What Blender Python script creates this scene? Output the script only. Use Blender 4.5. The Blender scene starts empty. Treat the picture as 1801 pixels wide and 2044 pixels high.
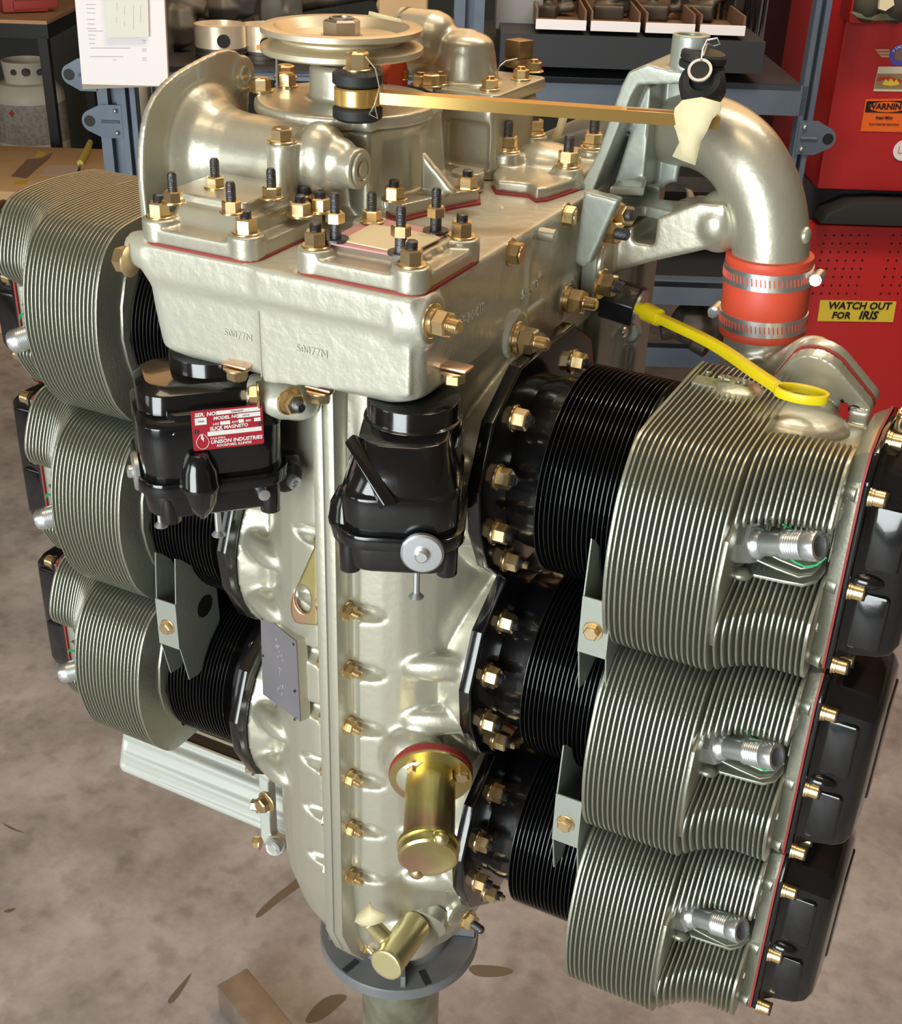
import bpy, bmesh, math, random
from mathutils import Vector as V, Matrix, Euler
random.seed(7)
sc=bpy.context.scene; col=sc.collection
R_=math.radians
# ------------------------------------------------------------------ camera
F_PX=2492.68; PITCH,YAW,ROLL=map(R_,(29.2405,26.0215,1.9444)); CAM=V((.3851,-.715,1.0816))
FW=V((-math.sin(YAW)*math.cos(PITCH),math.cos(YAW)*math.cos(PITCH),-math.sin(PITCH)))
rt0=V((math.cos(YAW),math.sin(YAW),0)); up0=rt0.cross(FW)
RT=rt0*math.cos(ROLL)+up0*math.sin(ROLL); UP=-rt0*math.sin(ROLL)+up0*math.cos(ROLL)
cd=bpy.data.cameras.new('camera'); cam=bpy.data.objects.new('camera',cd); col.objects.link(cam)
cd.sensor_fit='HORIZONTAL'; cd.sensor_width=36; cd.lens=36*F_PX/1801; cd.clip_start=.02; cd.clip_end=60
Mc=Matrix((RT,UP,-FW)).transposed().to_4x4(); Mc.translation=CAM; cam.matrix_world=Mc
sc.camera=cam
# ------------------------------------------------------------------ world, lamps, exposure
wd=bpy.data.worlds.new('workshop_air'); sc.world=wd; wd.use_nodes=True
bg=wd.node_tree.nodes['Background']; bg.inputs[0].default_value=(.62,.48,.32,1); bg.inputs[1].default_value=.14
def area(name,loc,target,sx,sy,power,color):
    l=bpy.data.lights.new(name,'AREA'); l.shape='RECTANGLE'; l.size=sx; l.size_y=sy; l.energy=power; l.color=color
    o=bpy.data.objects.new(name,l); col.objects.link(o); o.location=loc
    o.rotation_euler=(V(target)-V(loc)).to_track_quat('-Z','Y').to_euler(); return o
area('garage_door_daylight',(-.15,-3.4,1.0),(0,0,.5),1.9,2.2,112,(.90,.98,.97))
area('ceiling_lamp_front',(-.1,-.5,2.7),(0,.2,.6),1.3,.35,6,(1,.80,.55))
area('ceiling_lamp_rear',(-.6,2.2,2.3),(0,.4,.8),3.4,1.6,21,(1,.56,.24))
area('background_fill_light',(.2,.9,2.7),(-.5,2.6,.3),1.6,.4,30,(1,.88,.72))  # added unseen fill that brightens the rack and red cabinets
area('side_window_left',(-2.6,-3.2,1.2),(0,0,.5),1.0,1.4,9,(.95,.98,1.0))
sc.view_settings.view_transform='Standard'; sc.view_settings.look='None'; sc.view_settings.gamma=1
sc.view_settings.use_curve_mapping=False; sc.view_settings.exposure=.45
# ------------------------------------------------------------------ rays of the photograph -> points
def at(px,py,ax,val):
    d=FW+RT*((px-900.5)/F_PX)-UP*((py-1022)/F_PX)
    if ax=='f':                                     # horizontal distance in front of the camera
        h=d.x*-math.sin(YAW)+d.y*math.cos(YAW); return CAM+d*(val/h)
    i='xyz'.index(ax); return CAM+d*((val-CAM[i])/d[i])
# ------------------------------------------------------------------ materials
def mat(name,base,rough=.5,metal=0,coat=0,noise=None,bump=0,bscale=200,spec=None,emit=None,mix=None):
    m=bpy.data.materials.new(name); m.use_nodes=True; nt=m.node_tree; b=nt.nodes['Principled BSDF']
    b.inputs['Base Color'].default_value=(*base,1); b.inputs['Roughness'].default_value=rough; b.inputs['Metallic'].default_value=metal
    b.inputs['Coat Weight'].default_value=coat; b.inputs['Coat Roughness'].default_value=.06
    if spec is not None: b.inputs['Specular IOR Level'].default_value=spec
    tc=nt.nodes.new('ShaderNodeTexCoord')
    if mix:                                          # (other colour, scale, lo, hi)
        n=nt.nodes.new('ShaderNodeTexNoise'); n.inputs['Scale'].default_value=mix[1]; n.inputs['Detail'].default_value=6
        nt.links.new(tc.outputs['Object'],n.inputs['Vector'])
        r=nt.nodes.new('ShaderNodeValToRGB'); r.color_ramp.elements[0].position=mix[2]; r.color_ramp.elements[1].position=mix[3]
        r.color_ramp.elements[0].color=(*base,1); r.color_ramp.elements[1].color=(*mix[0],1)
        if len(mix)>4:
            for p,c in mix[4]: e=r.color_ramp.elements.new(p); e.color=(*c,1)
        nt.links.new(n.outputs['Fac'],r.inputs[0]); nt.links.new(r.outputs[0],b.inputs['Base Color'])
    if bump:
        n2=nt.nodes.new('ShaderNodeTexNoise'); n2.inputs['Scale'].default_value=bscale; n2.inputs['Detail'].default_value=4
        nt.links.new(tc.outputs['Object'],n2.inputs['Vector'])
        bp=nt.nodes.new('ShaderNodeBump'); bp.inputs['Strength'].default_value=bump; bp.inputs['Distance'].default_value=.001
        nt.links.new(n2.outputs['Fac'],bp.inputs['Height']); nt.links.new(bp.outputs[0],b.inputs['Normal'])
    if emit: b.inputs['Emission Color'].default_value=(*emit[0],1); b.inputs['Emission Strength'].default_value=emit[1]
    return m
PAINT=mat('engine_paint',(.55,.53,.43),.36,.60,.3,bump=.22,bscale=180)
PAINTR=mat('engine_paint_rough_cast',(.58,.57,.48),.40,.38,.25,bump=.8,bscale=120)
FIN=mat('fin_paint',(.42,.425,.345),.36,.80,.12,bump=.2,bscale=400)
GPL=mat('grey_green_paint',(.40,.43,.38),.38,.4,.2,bump=.15,bscale=200)
LIGHTP=mat('pale_grey_paint',(.56,.57,.52),.42,.2,.2)
BLK=mat('black_gloss',(.006,.006,.007),.16,0,.6,bump=.12,bscale=90)
BLKM=mat('black_satin',(.012,.012,.014),.32,0,.2)
BFIN=mat('black_fin',(.008,.008,.009),.3,.2,.3)
RUB=mat('rubber',(.018,.018,.018),.6)
CAD=mat('cadmium_gold',(.80,.60,.30),.27,.95,mix=((.86,.66,.42),60,.35,.65))
CADP=mat('cadmium_pink',(.85,.58,.42),.3,.95)
IRI=mat('yellow_chromate',(.62,.46,.16),.3,.92,mix=((.72,.45,.30),14,.38,.62,[(.5,(.66,.60,.26))]))
BRASS=mat('gold_anodised',(.92,.60,.20),.28,.85)
PALEG=mat('pale_gold',(.74,.66,.36),.34,.8)
STEEL=mat('dark_steel_thread',(.13,.13,.14),.38,.9,bump=.5,bscale=900)
ZINC=mat('zinc',(.80,.82,.84),.30,.9)
ZINCM=mat('zinc_matte',(.62,.64,.66),.4,.9)
RED=mat('red_gasket',(.32,.035,.03),.6)
PINK=mat('pink_gasket',(.62,.33,.33),.7)
SIL=mat('red_silicone',(.72,.085,.04),.5)
YEL=mat('yellow_plastic',(.86,.68,.01),.35)
TAPE=mat('masking_tape',(.84,.73,.46),.75,bump=.6,bscale=60)
CREAM=mat('cream_card',(.80,.70,.47),.8)
PLATE=mat('grey_data_plate',(.27,.25,.27),.5,.3,mix=((.22,.21,.23),18,.3,.7))
PIPE=mat('galvanised_pipe',(.48,.48,.41),.35,.6,mix=((.22,.22,.15),22,.35,.65))
STAND=mat('stand_grey_paint',(.20,.205,.215),.4,.2,mix=((.25,.25,.26),30,.4,.7))
RUST=mat('bare_steel_tube',(.38,.31,.25),.45,.5,mix=((.28,.21,.17),26,.4,.75))
LBLR=mat('label_red',(.42,.02,.035),.4)
WHITE=mat('print_white',(.85,.84,.80),.5)
INK=mat('print_black',(.01,.01,.01),.6)
GRN=mat('green_ring',(.0,.35,.10),.4)
RAISED=mat('raised_lettering',(.64,.63,.53),.4,.3)
RACK=mat('rack_blue_grey',(.135,.17,.225),.45,.1,mix=((.11,.14,.19),8,.4,.6))
RACKD=mat('rack_charcoal',(.030,.033,.040),.6)
CABR=mat('cabinet_red',(.55,.018,.02),.38,0,.2,bump=.3,bscale=120)
CABD=mat('shaded_red_side',(.07,.008,.010),.5)  # darker copy of the cabinet red, shade put into the colour
CARD=mat('cardboard',(.66,.43,.23),.85,mix=((.60,.38,.19),5,.4,.6))
ALU=mat('piston_aluminium',(.85,.74,.58),.35,.55,mix=((.62,.50,.36),12,.4,.7))
DIRT=mat('dirty_dark_metal',(.05,.042,.035),.5,.5,mix=((.12,.10,.08),14,.4,.7))
OFFW=mat('tank_white',(.85,.76,.60),.45)
PAPER=mat('paper',(.93,.88,.91),.8,emit=None)
WOOD=mat('plywood_top',(.62,.34,.18),.6)
# ------------------------------------------------------------------ mesh builder
def basis(ax):
    z=V(ax).normalized(); x=z.orthogonal().normalized(); return x,z.cross(x),z
class M:
    def __init__(s): s.v=[]; s.f=[]; s.m=[]; s.mi=0
    def _add(s,vs,fs):
        o=len(s.v); s.v+= [V(p) for p in vs]; s.f+=[tuple(o+i for i in f) for f in fs]; s.m+=[s.mi]*len(fs); return s
    def mt(s,i): s.mi=i; return s
    def box(s,c,d,rot=None):
        c=V(c); h=V(d)/2; q=rot.to_3x3() if rot is not None else Matrix.Identity(3)
        vs=[c+q@V((x*h.x,y*h.y,z*h.z)) for x in(-1,1) for y in(-1,1) for z in(-1,1)]
        return s._add(vs,[(0,1,3,2),(4,6,7,5),(0,4,5,1),(2,3,7,6),(0,2,6,4),(1,5,7,3)])
    def bb(s,a,b): a=V(a);b=V(b); return s.box((a+b)/2,(abs(b.x-a.x),abs(b.y-a.y),abs(b.z-a.z)))
    def loft(s,rings,cap=True,close=True):
        n=len(rings[0]); vs=[p for r in rings for p in r]; fs=[]
        for i in range(len(rings)-1):
            for j in range(n if close else n-1):
                k=(j+1)%n; fs.append((i*n+j,i*n+k,(i+1)*n+k,(i+1)*n+j))
        if cap: fs.append(tuple(range(n-1,-1,-1))); fs.append(tuple((len(rings)-1)*n+j for j in range(n)))
        return s._add(vs,fs)
    def cyl(s,p0,p1,r0,r1=None,n=24):
        r1=r0 if r1 is None else r1; p0=V(p0);p1=V(p1); x,y,z=basis(p1-p0)
        ring=lambda p,r:[p+(x*math.cos(2*math.pi*i/n)+y*math.sin(2*math.pi*i/n))*r for i in range(n)]
        return s.loft([ring(p0,r0),ring(p1,r1)])
    def lathe(s,p,ax,prof,n=32,cap=True):
        x,y,z=basis(ax); p=V(p)
        return s.loft([[p+z*h+(x*math.cos(2*math.pi*i/n)+y*math.sin(2*math.pi*i/n))*max(r,1e-5) for i in range(n)] for r,h in prof],cap)
    def tube(s,pts,r,n=16,cap=True):
        pts=[V(p) for p in pts]; rr=r if isinstance(r,(list,tuple)) else [r]*len(pts); rings=[]; px=None
        for i,p in enumerate(pts):
            t=(pts[min(i+1,len(pts)-1)]-pts[max(i-1,0)]).normalized()
            if px is None: px=t.orthogonal().normalized()
            px=(px-t*px.dot(t)).normalized(); py=t.cross(px)
            rings.append([p+(px*math.cos(2*math.pi*k/n)+py*math.sin(2*math.pi*k/n))*rr[i] for k in range(n)])
        return s.loft(rings,cap)
    def prism(s,poly,vec):
        poly=[V(p) for p in poly]; v=V(vec); return s.loft([poly,[p+v for p in poly]])
    def ell(s,c,r,q=None,nu=20,nv=12):
        c=V(c); q=q.to_3x3() if q is not None else Matrix.Identity(3); rings=[]
        for j in range(nv+1):
            a=-math.pi/2+math.pi*j/nv; ca=max(math.cos(a),.004)
            rings.append([c+q@V((r[0]*ca*math.cos(2*math.pi*i/nu),r[1]*ca*math.sin(2*math.pi*i/nu),r[2]*math.sin(a))) for i in range(nu)])
        return s.loft(rings)
    def hexa(s,p,ax,r,h,ph=0):
        x,y,z=basis(ax); p=V(p); ring=lambda hh,rr:[p+z*hh+(x*math.cos(math.pi*i/3+ph)+y*math.sin(math.pi*i/3+ph))*rr for i in range(6)]
        return s.loft([ring(0,r),ring(h*.88,r),ring(h,r*.86)])
    def mesh(s,name,mats,bevel=0,smooth=35,recenter=True):
        me=bpy.data.meshes.new(name)
        c=V((0,0,0))
        if recenter:
            lo=V([min(p[i] for p in s.v) for i in range(3)]); hi=V([max(p[i] for p in s.v) for i in range(3)]); c=(lo+hi)/2
        me.from_pydata([p-c for p in s.v],[],s.f)
        for m in mats: me.materials.append(m)
        me.polygons.foreach_set('material_index',s.m)
        fin(me,bevel,smooth); return me,c
def fin(me,bevel=0,smooth=35):
    bm=bmesh.new(); bm.from_mesh(me)
    bmesh.ops.recalc_face_normals(bm,faces=bm.faces)
    if bevel:
        es=[e for e in bm.edges if len(e.link_faces)==2 and e.calc_face_angle(0)>R_(30)]
        try: bmesh.ops.bevel(bm,geom=es,offset=bevel,segments=2,profile=.5,affect='EDGES',clamp_overlap=True)
        except Exception: pass
    for f in bm.faces: f.smooth=True
    for e in bm.edges:
        if len(e.link_faces)==2 and e.calc_face_angle(0)>R_(smooth): e.smooth=False
    bm.to_mesh(me); bm.free(); me.update()
W={}
def link(name,me,parent,Mw):
    o=bpy.data.objects.new(name,me); col.objects.link(o); W[o.name]=Mw.copy()
    if parent is not None: o.parent=parent; o.matrix_basis=W[parent.name].inverted()@Mw
    else: o.matrix_basis=Mw
    return o
T=Matrix.Translation
def obj(name,mb,mats,parent=None,bevel=0,smooth=35):
    if not isinstance(mats,(list,tuple)): mats=[mats]
    me,c=mb.mesh(name,mats,bevel,smooth); return link(name,me,parent,T(c))
def empty(name,loc,label,cat,group=None):
    o=link(name,None,None,T(V(loc))); tag(o,label,cat,group); return o
def tag(o,label=None,cat=None,group=None,kind=None):
    if label: o['label']=label
    if cat: o['category']=cat
    if group: o['group']=group
    if kind: o['kind']=kind
    return o
def cast(name,mb,mats,parent=None,voxel=.002,it=6,cut=None,cutv=None):
    """a casting: overlapping solids fused, their joints rounded, holes cut"""
    if not isinstance(mats,(list,tuple)): mats=[mats]
    me,c=mb.mesh('tmp',[]); t=bpy.data.objects.new('tmp',me); col.objects.link(t)
    r=t.modifiers.new('r','REMESH'); r.mode='VOXEL'; r.voxel_size=voxel; r.use_smooth_shade=True
    k=None
    if cut is not None:
        kme,kc=cut.mesh('cut',[],recenter=False); kme.transform(T(-c)); k=bpy.data.objects.new('cut',kme); col.objects.link(k)
        kr=k.modifiers.new('r','REMESH'); kr.mode='VOXEL'; kr.voxel_size=voxel*.9
        b=t.modifiers.new('b','BOOLEAN'); b.operation='DIFFERENCE'; b.object=k; b.solver='EXACT'
        r2=t.modifiers.new('r2','REMESH'); r2.mode='VOXEL'; r2.voxel_size=voxel; r2.use_smooth_shade=True
    s=t.modifiers.new('s','SMOOTH'); s.iterations=it; s.factor=.5
    dg=bpy.context.evaluated_depsgraph_get(); out=bpy.data.meshes.new_from_object(t.evaluated_get(dg),depsgraph=dg)
    bpy.data.objects.remove(t)
    if k: bpy.data.objects.remove(k)
    out.materials.clear()
    for m in mats: out.materials.append(m)
    out.polygons.foreach_set('use_smooth',[True]*len(out.polygons))
    out.name=name; return link(name,out,parent,T(c))
def frame(p,ax,spin=0):
    return T(V(p))@V(ax).to_track_quat('Z','Y').to_matrix().to_4x4()@Matrix.Rotation(spin,4,'Z')
# local mesh of a nut / bolt (base at origin, axis +Z)
_c={}
def nutmesh(r,h,stud=.0,washer=True,kind='nut',dark=True,sr=None,split=False):
    key=(r,h,stud,washer,kind,dark,split)
    if key in _c: return _c[key]
    m=M(); z=0
    if washer: m.lathe((0,0,0),(0,0,1),[(r*1.28,0),(r*1.28,r*.14),(r*1.2,r*.2)],20); z=r*.2
    if split: m.lathe((0,0,z),(0,0,1),[(r*1.05,0),(r*1.05,r*.3)],20); z+=r*.32
    m.hexa((0,0,z),(0,0,1),r,h,.3)
    if kind=='bolt': m.lathe((0,0,z+h),(0,0,1),[(r*.72,-.0002),(r*.7,r*.05)],16)
    m.mt(1)
    if stud:
        q=sr or r*.52
        m.lathe((0,0,z+h),(0,0,1),[(q,-.001)]+[(q*(1 if i%2 else .93),stud*(.04+.84*i/16)) for i in range(17)]+[(q*.7,stud)],14)
    me,_=m.mesh('nut',[CAD,STEEL if dark else CAD],recenter=False); _c[key]=me; return me
def nut(parent,p,ax,r=.0075,h=.008,stud=.006,name='nut',spin=None,**k):
    me=nutmesh(r,h,stud,**k); return link(name,me,parent,frame(p,ax,random.random()*1.0 if spin is None else spin))
def textpoly(s,txt,size,bold=False,align='CENTER',ital=0,extr=0.0):
    cu=bpy.data.curves.new('t','FONT'); cu.body=txt; cu.size=size; cu.align_x=align; cu.align_y='CENTER'; cu.shear=ital; cu.extrude=extr
    cu.resolution_u=2; cu.offset=size*.034 if bold else 0
    o=bpy.data.objects.new('t',cu); col.objects.link(o); dg=bpy.context.evaluated_depsgraph_get()
    me=bpy.data.meshes.new_from_object(o.evaluated_get(dg),depsgraph=dg); vs=[v.co.copy() for v in me.vertices]; fs=[tuple(p.vertices) for p in me.polygons]
    bpy.data.objects.remove(o); bpy.data.meshes.remove(me); return vs,fs
def text(s,txt,o,ex,ey,size,lift=.0006,**k):
    """append flat lettering to builder s in the plane o + ex,ey"""
    ex=V(ex).normalized(); n=ex.cross(V(ey)).normalized(); ey=n.cross(ex); vs,fs=textpoly(s,txt,size,**k)
    s._add([V(o)+ex*v.x+ey*v.y+n*(v.z+lift) for v in vs],fs)
def quadp(s,o,ex,ey,x0,y0,x1,y1,t=.0005,lift=0):
    ex=V(ex).normalized(); n=ex.cross(V(ey)).normalized(); ey=n.cross(ex); o=V(o)
    s.prism([o+ex*x0+ey*y0+n*lift,o+ex*x1+ey*y0+n*lift,o+ex*x1+ey*y1+n*lift,o+ex*x0+ey*y1+n*lift],n*t)
def chaikin(P,keep=(),it=2):
    for _ in range(it):
        Q=[];n=len(P)
        for i in range(n):
            a=P[i-1];b=P[i];c=P[(i+1)%n]
            if any(abs(b[0]-k[0])+abs(b[1]-k[1])<1e-7 for k in keep): Q.append(b)
            else: Q.append(tuple(b[j]*.75+a[j]*.25 for j in range(2))); Q.append(tuple(b[j]*.75+c[j]*.25 for j in range(2)))
        P=Q
    return P
def rrect(x0,y0,x1,y1,r,n=5):
    P=[]
    for cx,cy,a in((x1-r,y1-r,0),(x0+r,y1-r,90),(x0+r,y0+r,180),(x1-r,y0+r,270)):
        for i in range(n+1): t=R_(a+90*i/n); P.append((cx+r*math.cos(t),cy+r*math.sin(t)))
    return P
# ================================================================== SETTING
FZ=-.5
def floor_mat():
    m=mat('concrete_floor',(.33,.29,.28),.55,0,0,bump=.6,bscale=60); nt=m.node_tree; b=nt.nodes['Principled BSDF']
    tc=[n for n in nt.nodes if n.type=='TEX_COORD'][0]
    prev=None
    n1=nt.nodes.new('ShaderNodeTexNoise'); n1.inputs['Scale'].default_value=5; n1.inputs['Detail'].default_value=10; n1.inputs['Roughness'].default_value=.68
    r1=nt.nodes.new('ShaderNodeValToRGB'); r1.color_ramp.elements[0].position=.36; r1.color_ramp.elements[1].position=.66
    r1.color_ramp.elements[0].color=(.255,.235,.235,1); r1.color_ramp.elements[1].color=(.45,.425,.425,1)
    n2=nt.nodes.new('ShaderNodeTexNoise'); n2.inputs['Scale'].default_value=26; n2.inputs['Detail'].default_value=6
    r2=nt.nodes.new('ShaderNodeValToRGB'); r2.color_ramp.elements[0].position=.30; r2.color_ramp.elements[1].position=.5
    r2.color_ramp.elements[0].color=(.76,.74,.73,1); r2.color_ramp.elements[1].color=(1,1,1,1)
    mx=nt.nodes.new('ShaderNodeMix'); mx.data_type='RGBA'; mx.blend_type='MULTIPLY'; mx.inputs[0].default_value=1
    for n in(n1,n2): nt.links.new(tc.outputs['Object'],n.inputs['Vector'])
    nt.links.new(n1.outputs['Fac'],r1.inputs[0]); nt.links.new(n2.outputs['Fac'],r2.inputs[0])
    nt.links.new(r1.outputs[0],mx.inputs[6]); nt.links.new(r2.outputs[0],mx.inputs[7]); nt.links.new(mx.outputs[2],b.inputs['Base Color'])
    return m
fl=M().bb((-7,-5,FZ-.05),(6,9,FZ)); tag(obj('floor',fl,floor_mat()),kind='structure')
WALL=mat('dim_wall',(.055,.06,.055),.8)
def bpt(r,f,z): return V((CAM.x+r*math.cos(YAW)-f*math.sin(YAW),CAM.y+r*math.sin(YAW)+f*math.cos(YAW),z))
BR=Matrix.Rotation(YAW,4,'Z')
def bx(s,r0,r1,f0,f1,z0,z1):
    return s.box(bpt((r0+r1)/2,(f0+f1)/2,(z0+z1)/2),(abs(r1-r0),abs(f1-f0),abs(z1-z0)),BR)
def rz(px,py,f):
    p=at(px,py,'f',f)-CAM; return p.x*math.cos(YAW)+p.y*math.sin(YAW),p.z+CAM.z
tag(obj('wall_back',bx(M(),-6,4,6.4,6.5,FZ,2.9),WALL),kind='structure')
tag(obj('ceiling',M().bb((-7,-1.6,2.9),(6,9,2.95)),mat('ceiling_tan',(.42,.30,.17),.8)),kind='structure')
# dry oil streaks on the concrete (thin flat stains)
OIL=mat('oil_stain',(.13,.10,.072),.45)
STN=[[(508,1826),(515,1835),(560,1797),(612,1762),(600,1748),(585,1760),(545,1790)],[(605,2044),(640,2038),(675,2010),(700,1985),(655,1985),(620,2015)],
     [(935,1930),(950,1925),(1010,1930),(1030,1940),(1000,1950),(955,1950),(938,1940)],[(330,2000),(365,1960),(385,1938),(372,1965),(345,2005)],[(5,1820),(20,1822),(35,1812),(15,1815)],[(0,1640),(20,1655),(55,1665),(30,1655)]]
for i,s_ in enumerate(STN):
    s_=chaikin(s_,(),2)
    P=[at(a,b,'z',FZ+.0004) for a,b in s_]; m=M(); m.prism(P,(0,0,.0002))
    lab=['long brown oil streak on concrete left of the stand','dark oil streak beside the rusty tube leg','brown oil spot on concrete right of the stand plate','thin oil streak at the left of the tube leg','tiny oil spot at the far left floor edge','fine dark crack mark on the left floor'][i]
    o=obj('oil_stain',m,OIL); tag(o,lab,'stain')
# ================================================================== ENGINE
ENG=empty('aircraft_engine',(0,0,.2),'six cylinder aircraft engine in champagne paint standing upright on a round plate','engine')
CR=[.6964,.5414,.3864]; CL=[.748,.593,.438]; RF=.0712
# ---- crankcase -------------------------------------------------
def sect(z,hx,yf,yb,cx=0,n=2.6):
    P=[]
    for i in range(40):
        a=2*math.pi*i/40; c,s=math.cos(a),math.sin(a)
        x=cx+hx*abs(c)**(2/n)*(1 if c>0 else -1); d=(yb if s>0 else -yf); y=d*abs(s)**(2/n)*(1 if s>0 else -1)
        P.append((x,y,z))
    return P
cc=M()
cc.loft([sect(.218,.042,-.046,.05,0,2),sect(.228,.058,-.066,.06,0,2),sect(.245,.072,-.082,.07,0,2.1),sect(.272,.083,-.093,.09,0,2.3),sect(.31,.089,-.100,.10),sect(.36,.090,-.104,.11),sect(.45,.088,-.106,.12),
         sect(.60,.088,-.106,.12),sect(.72,.086,-.104,.12),sect(.80,.086,-.100,.14)])
for s,cs in((1,CR),(-1,CL)):
    for zc in cs:                                   # flared pads that carry the cylinders
        rings=[]
        for x,r in((.03,.05),(.055,.066),(.078,.082),(.0945,.087)):
            rings.append([(s*x,math.cos(2*math.pi*i/32)*r*1.02,zc+math.sin(2*math.pi*i/32)*r*.97) for i in range(32)])
        cc.loft(rings)
FN=[(692,1120),(692,1243),(692,1365),(693,1475),(695,1585),(697,1687),(697,1782)]
nz=[.6572-.0497*k-.004 for k in range(7)]
ccut=M()
for k,z in enumerate(nz):
    for s in(1,-1):
        ccut.ell((.003+s*.017,-.115,z),(.0255,.0185,.0085),Matrix.Rotation(R_(24*s),4,'Z'))
for s in(1,-1): ccut.bb((.003+s*.0082,-.14,.285),(.003+s*.0155,-.1010,.775))
# ridges between pads
for s,cs in((1,CR),(-1,CL)):
    for zc in cs:
        for dz in(-.024,.022): cc.ell((s*.074,-.084,zc+dz),(.028,.0085,.011),Matrix.Rotation(R_(26*s),4,'Z'))
cc.ell((.060,-.096,.485),(.026,.020,.028)); cc.ell((.045,-.080,.288),(.032,.022,.026),Matrix.Rotation(R_(-30),4,'Y'))
cc.cyl(at(935,1835,'y',-.062)-V((.03,-.01,0)),at(935,1835,'y',-.062)-V((.008,0,0)),.012)
crank=cast('crankcase',cc,PAINT,ENG,voxel=.0018,it=4,cut=ccut)
for x0,x1 in((-.005,.0027),(.0033,.011)):
    g=M(); g.prism([(x0,-.119,.775),(x0,-.119,.300),(x0,-.106,.268),(x0,-.085,.238),(x0,-.05,.226),(x0,-.05,.775)],(x1-x0,0,0)); obj('parting_flange',g,PAINT,crank,bevel=.0012)
sm=M(); sm.prism([(.0026,-.1184,.775),(.0026,-.1184,.301),(.0026,-.1055,.269),(.0026,-.08,.24),(.0026,-.08,.775)],(.0008,0,0)); obj('parting_line',sm,mat('seam_shadow',(.14,.14,.12),.8),crank)
for k,z in enumerate(nz):
    nut(crank,(.0112,-.1065,z),(1,-.12,0),.0054,.0055,.006,name='flange_nut',dark=False)
    nut(crank,(-.0052,-.1065,z),(-1,-.12,0),.0056,.0055,0,name='flange_bolt',kind='bolt')
nut(crank,at(728,1885,'y',-.082),(1,-.4,0),.0056,.0055,.006,name='flange_nut',dark=False)
nut(crank,at(932,1835,'y',-.060),(1,-.3,0),.0068,.007,.009,name='flange_nut')
# ---- accessory case --------------------------------------------
ac=M()
def rr3(z,x0,x1,y0,y1,r): return [(x,y,z) for x,y in rrect(x0,y0,x1,y1,r)]
sl=lambda ring,k: [(x,y,z+k*abs(x+.017)) for x,y,z in ring]
ac.loft([sl(rr3(.772,-.092,.078,-.138,.18,.018),.14),sl(rr3(.778,-.100,.083,-.147,.20,.012),.13),rr3(.812,-.103,.084,-.1475,.225,.011),rr3(.826,-.104,.084,-.1475,.23,.010),rr3(.835,-.107,.084,-.151,.23,.010),rr3(.853,-.107,.084,-.150,.23,.009)])
ac.prism([(-.02,-.1482,.781),(.080,-.1482,.794),(.080,-.1482,.826),(-.02,-.1482,.826)],(0,.01,0)); ac.bb((-.02,-.1518,.834),(.083,-.14,.852))
ac.ell(at(545,790,'y',-.128),(.026,.016,.014)); ac.ell(at(590,800,'y',-.126),(.016,.014,.012))
ac.cyl((-.118,-.138,.845),(-.10,-.138,.845),.010,.014)
for a,b,r in((868,640,.015),(1036,672,.016),(1140,597,.014)):
    p=at(a,b,'x',.088); ac.cyl((.07,p.y,p.z),(.0875,p.y,p.z),r*1.25,r)
ac.bb((.082,.0,.79),(.0860,.003,.85)); ac.bb((.075,.03,.755),(.085,.20,.80)); ac.bb((.0,.10,.66),(.079,.215,.80))
acc=cast('accessory_case',ac,PAINTR,ENG,voxel=.0019,it=5)
sm=M(); sm.bb((-.0204,-.1488,.785),(-.0198,-.147,.826)); obj('case_seam',sm,PAINT,acc)
p=at(862,640,'x',.088); nut(acc,p,(1,-.1,0),.0078,.0078,.007,name='case_nut',split=True,dark=False)
p=at(1030,675,'x',.088); nut(acc,p,(1,0,0),.0088,.0095,.009,name='case_nut',split=True,dark=False)
p=at(1130,597,'x',.0885); nut(acc,p,(1,0,0),.0088,.0095,.009,name='case_nut',split=True,dark=False)
for a,b in((1128,430),(1018,503)):
    nut(acc,at(a,b,'x',.083),(1,0,0),.0070,.0068,0,name='case_bolt',kind='bolt')
obj('dowel_pin',M().cyl(at(1072,465,'x',.082),at(1072,465,'x',.082)+V((.013,0,0)),.0042),PAINT,acc)
nut(acc,at(262,520,'x',-.112),(-1,-.1,0),.0080,.008,0,name='case_bolt',kind='bolt')
nut(acc,at(578,800,'y',-.146),(.9,-.4,0),.0070,.006,.006,name='case_nut')
nut(acc,at(517,790,'y',-.142),(-.8,-.6,0),.007,.005,0,name='case_bolt',kind='bolt')
# cast-in lettering
for tx,q,ex_,sz,e_ in (('50077N',at(475,670,'y',-.1480),(1,0,0),.0062,.0003),('50077N',at(622,702,'y',-.1489),(1,0,0),.0066,.0003),('65-14-410',at(942,630,'x',.0845),(0,1,.02),.0085,.0006),('553483',at(1058,578,'x',.0845),(0,1,.02),.0085,.0006)):
    lt=M(); text(lt,tx,q,ex_,(0,0,1),sz,lift=-.0001,extr=e_); obj('cast_lettering',lt,RAISED,acc)
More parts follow.
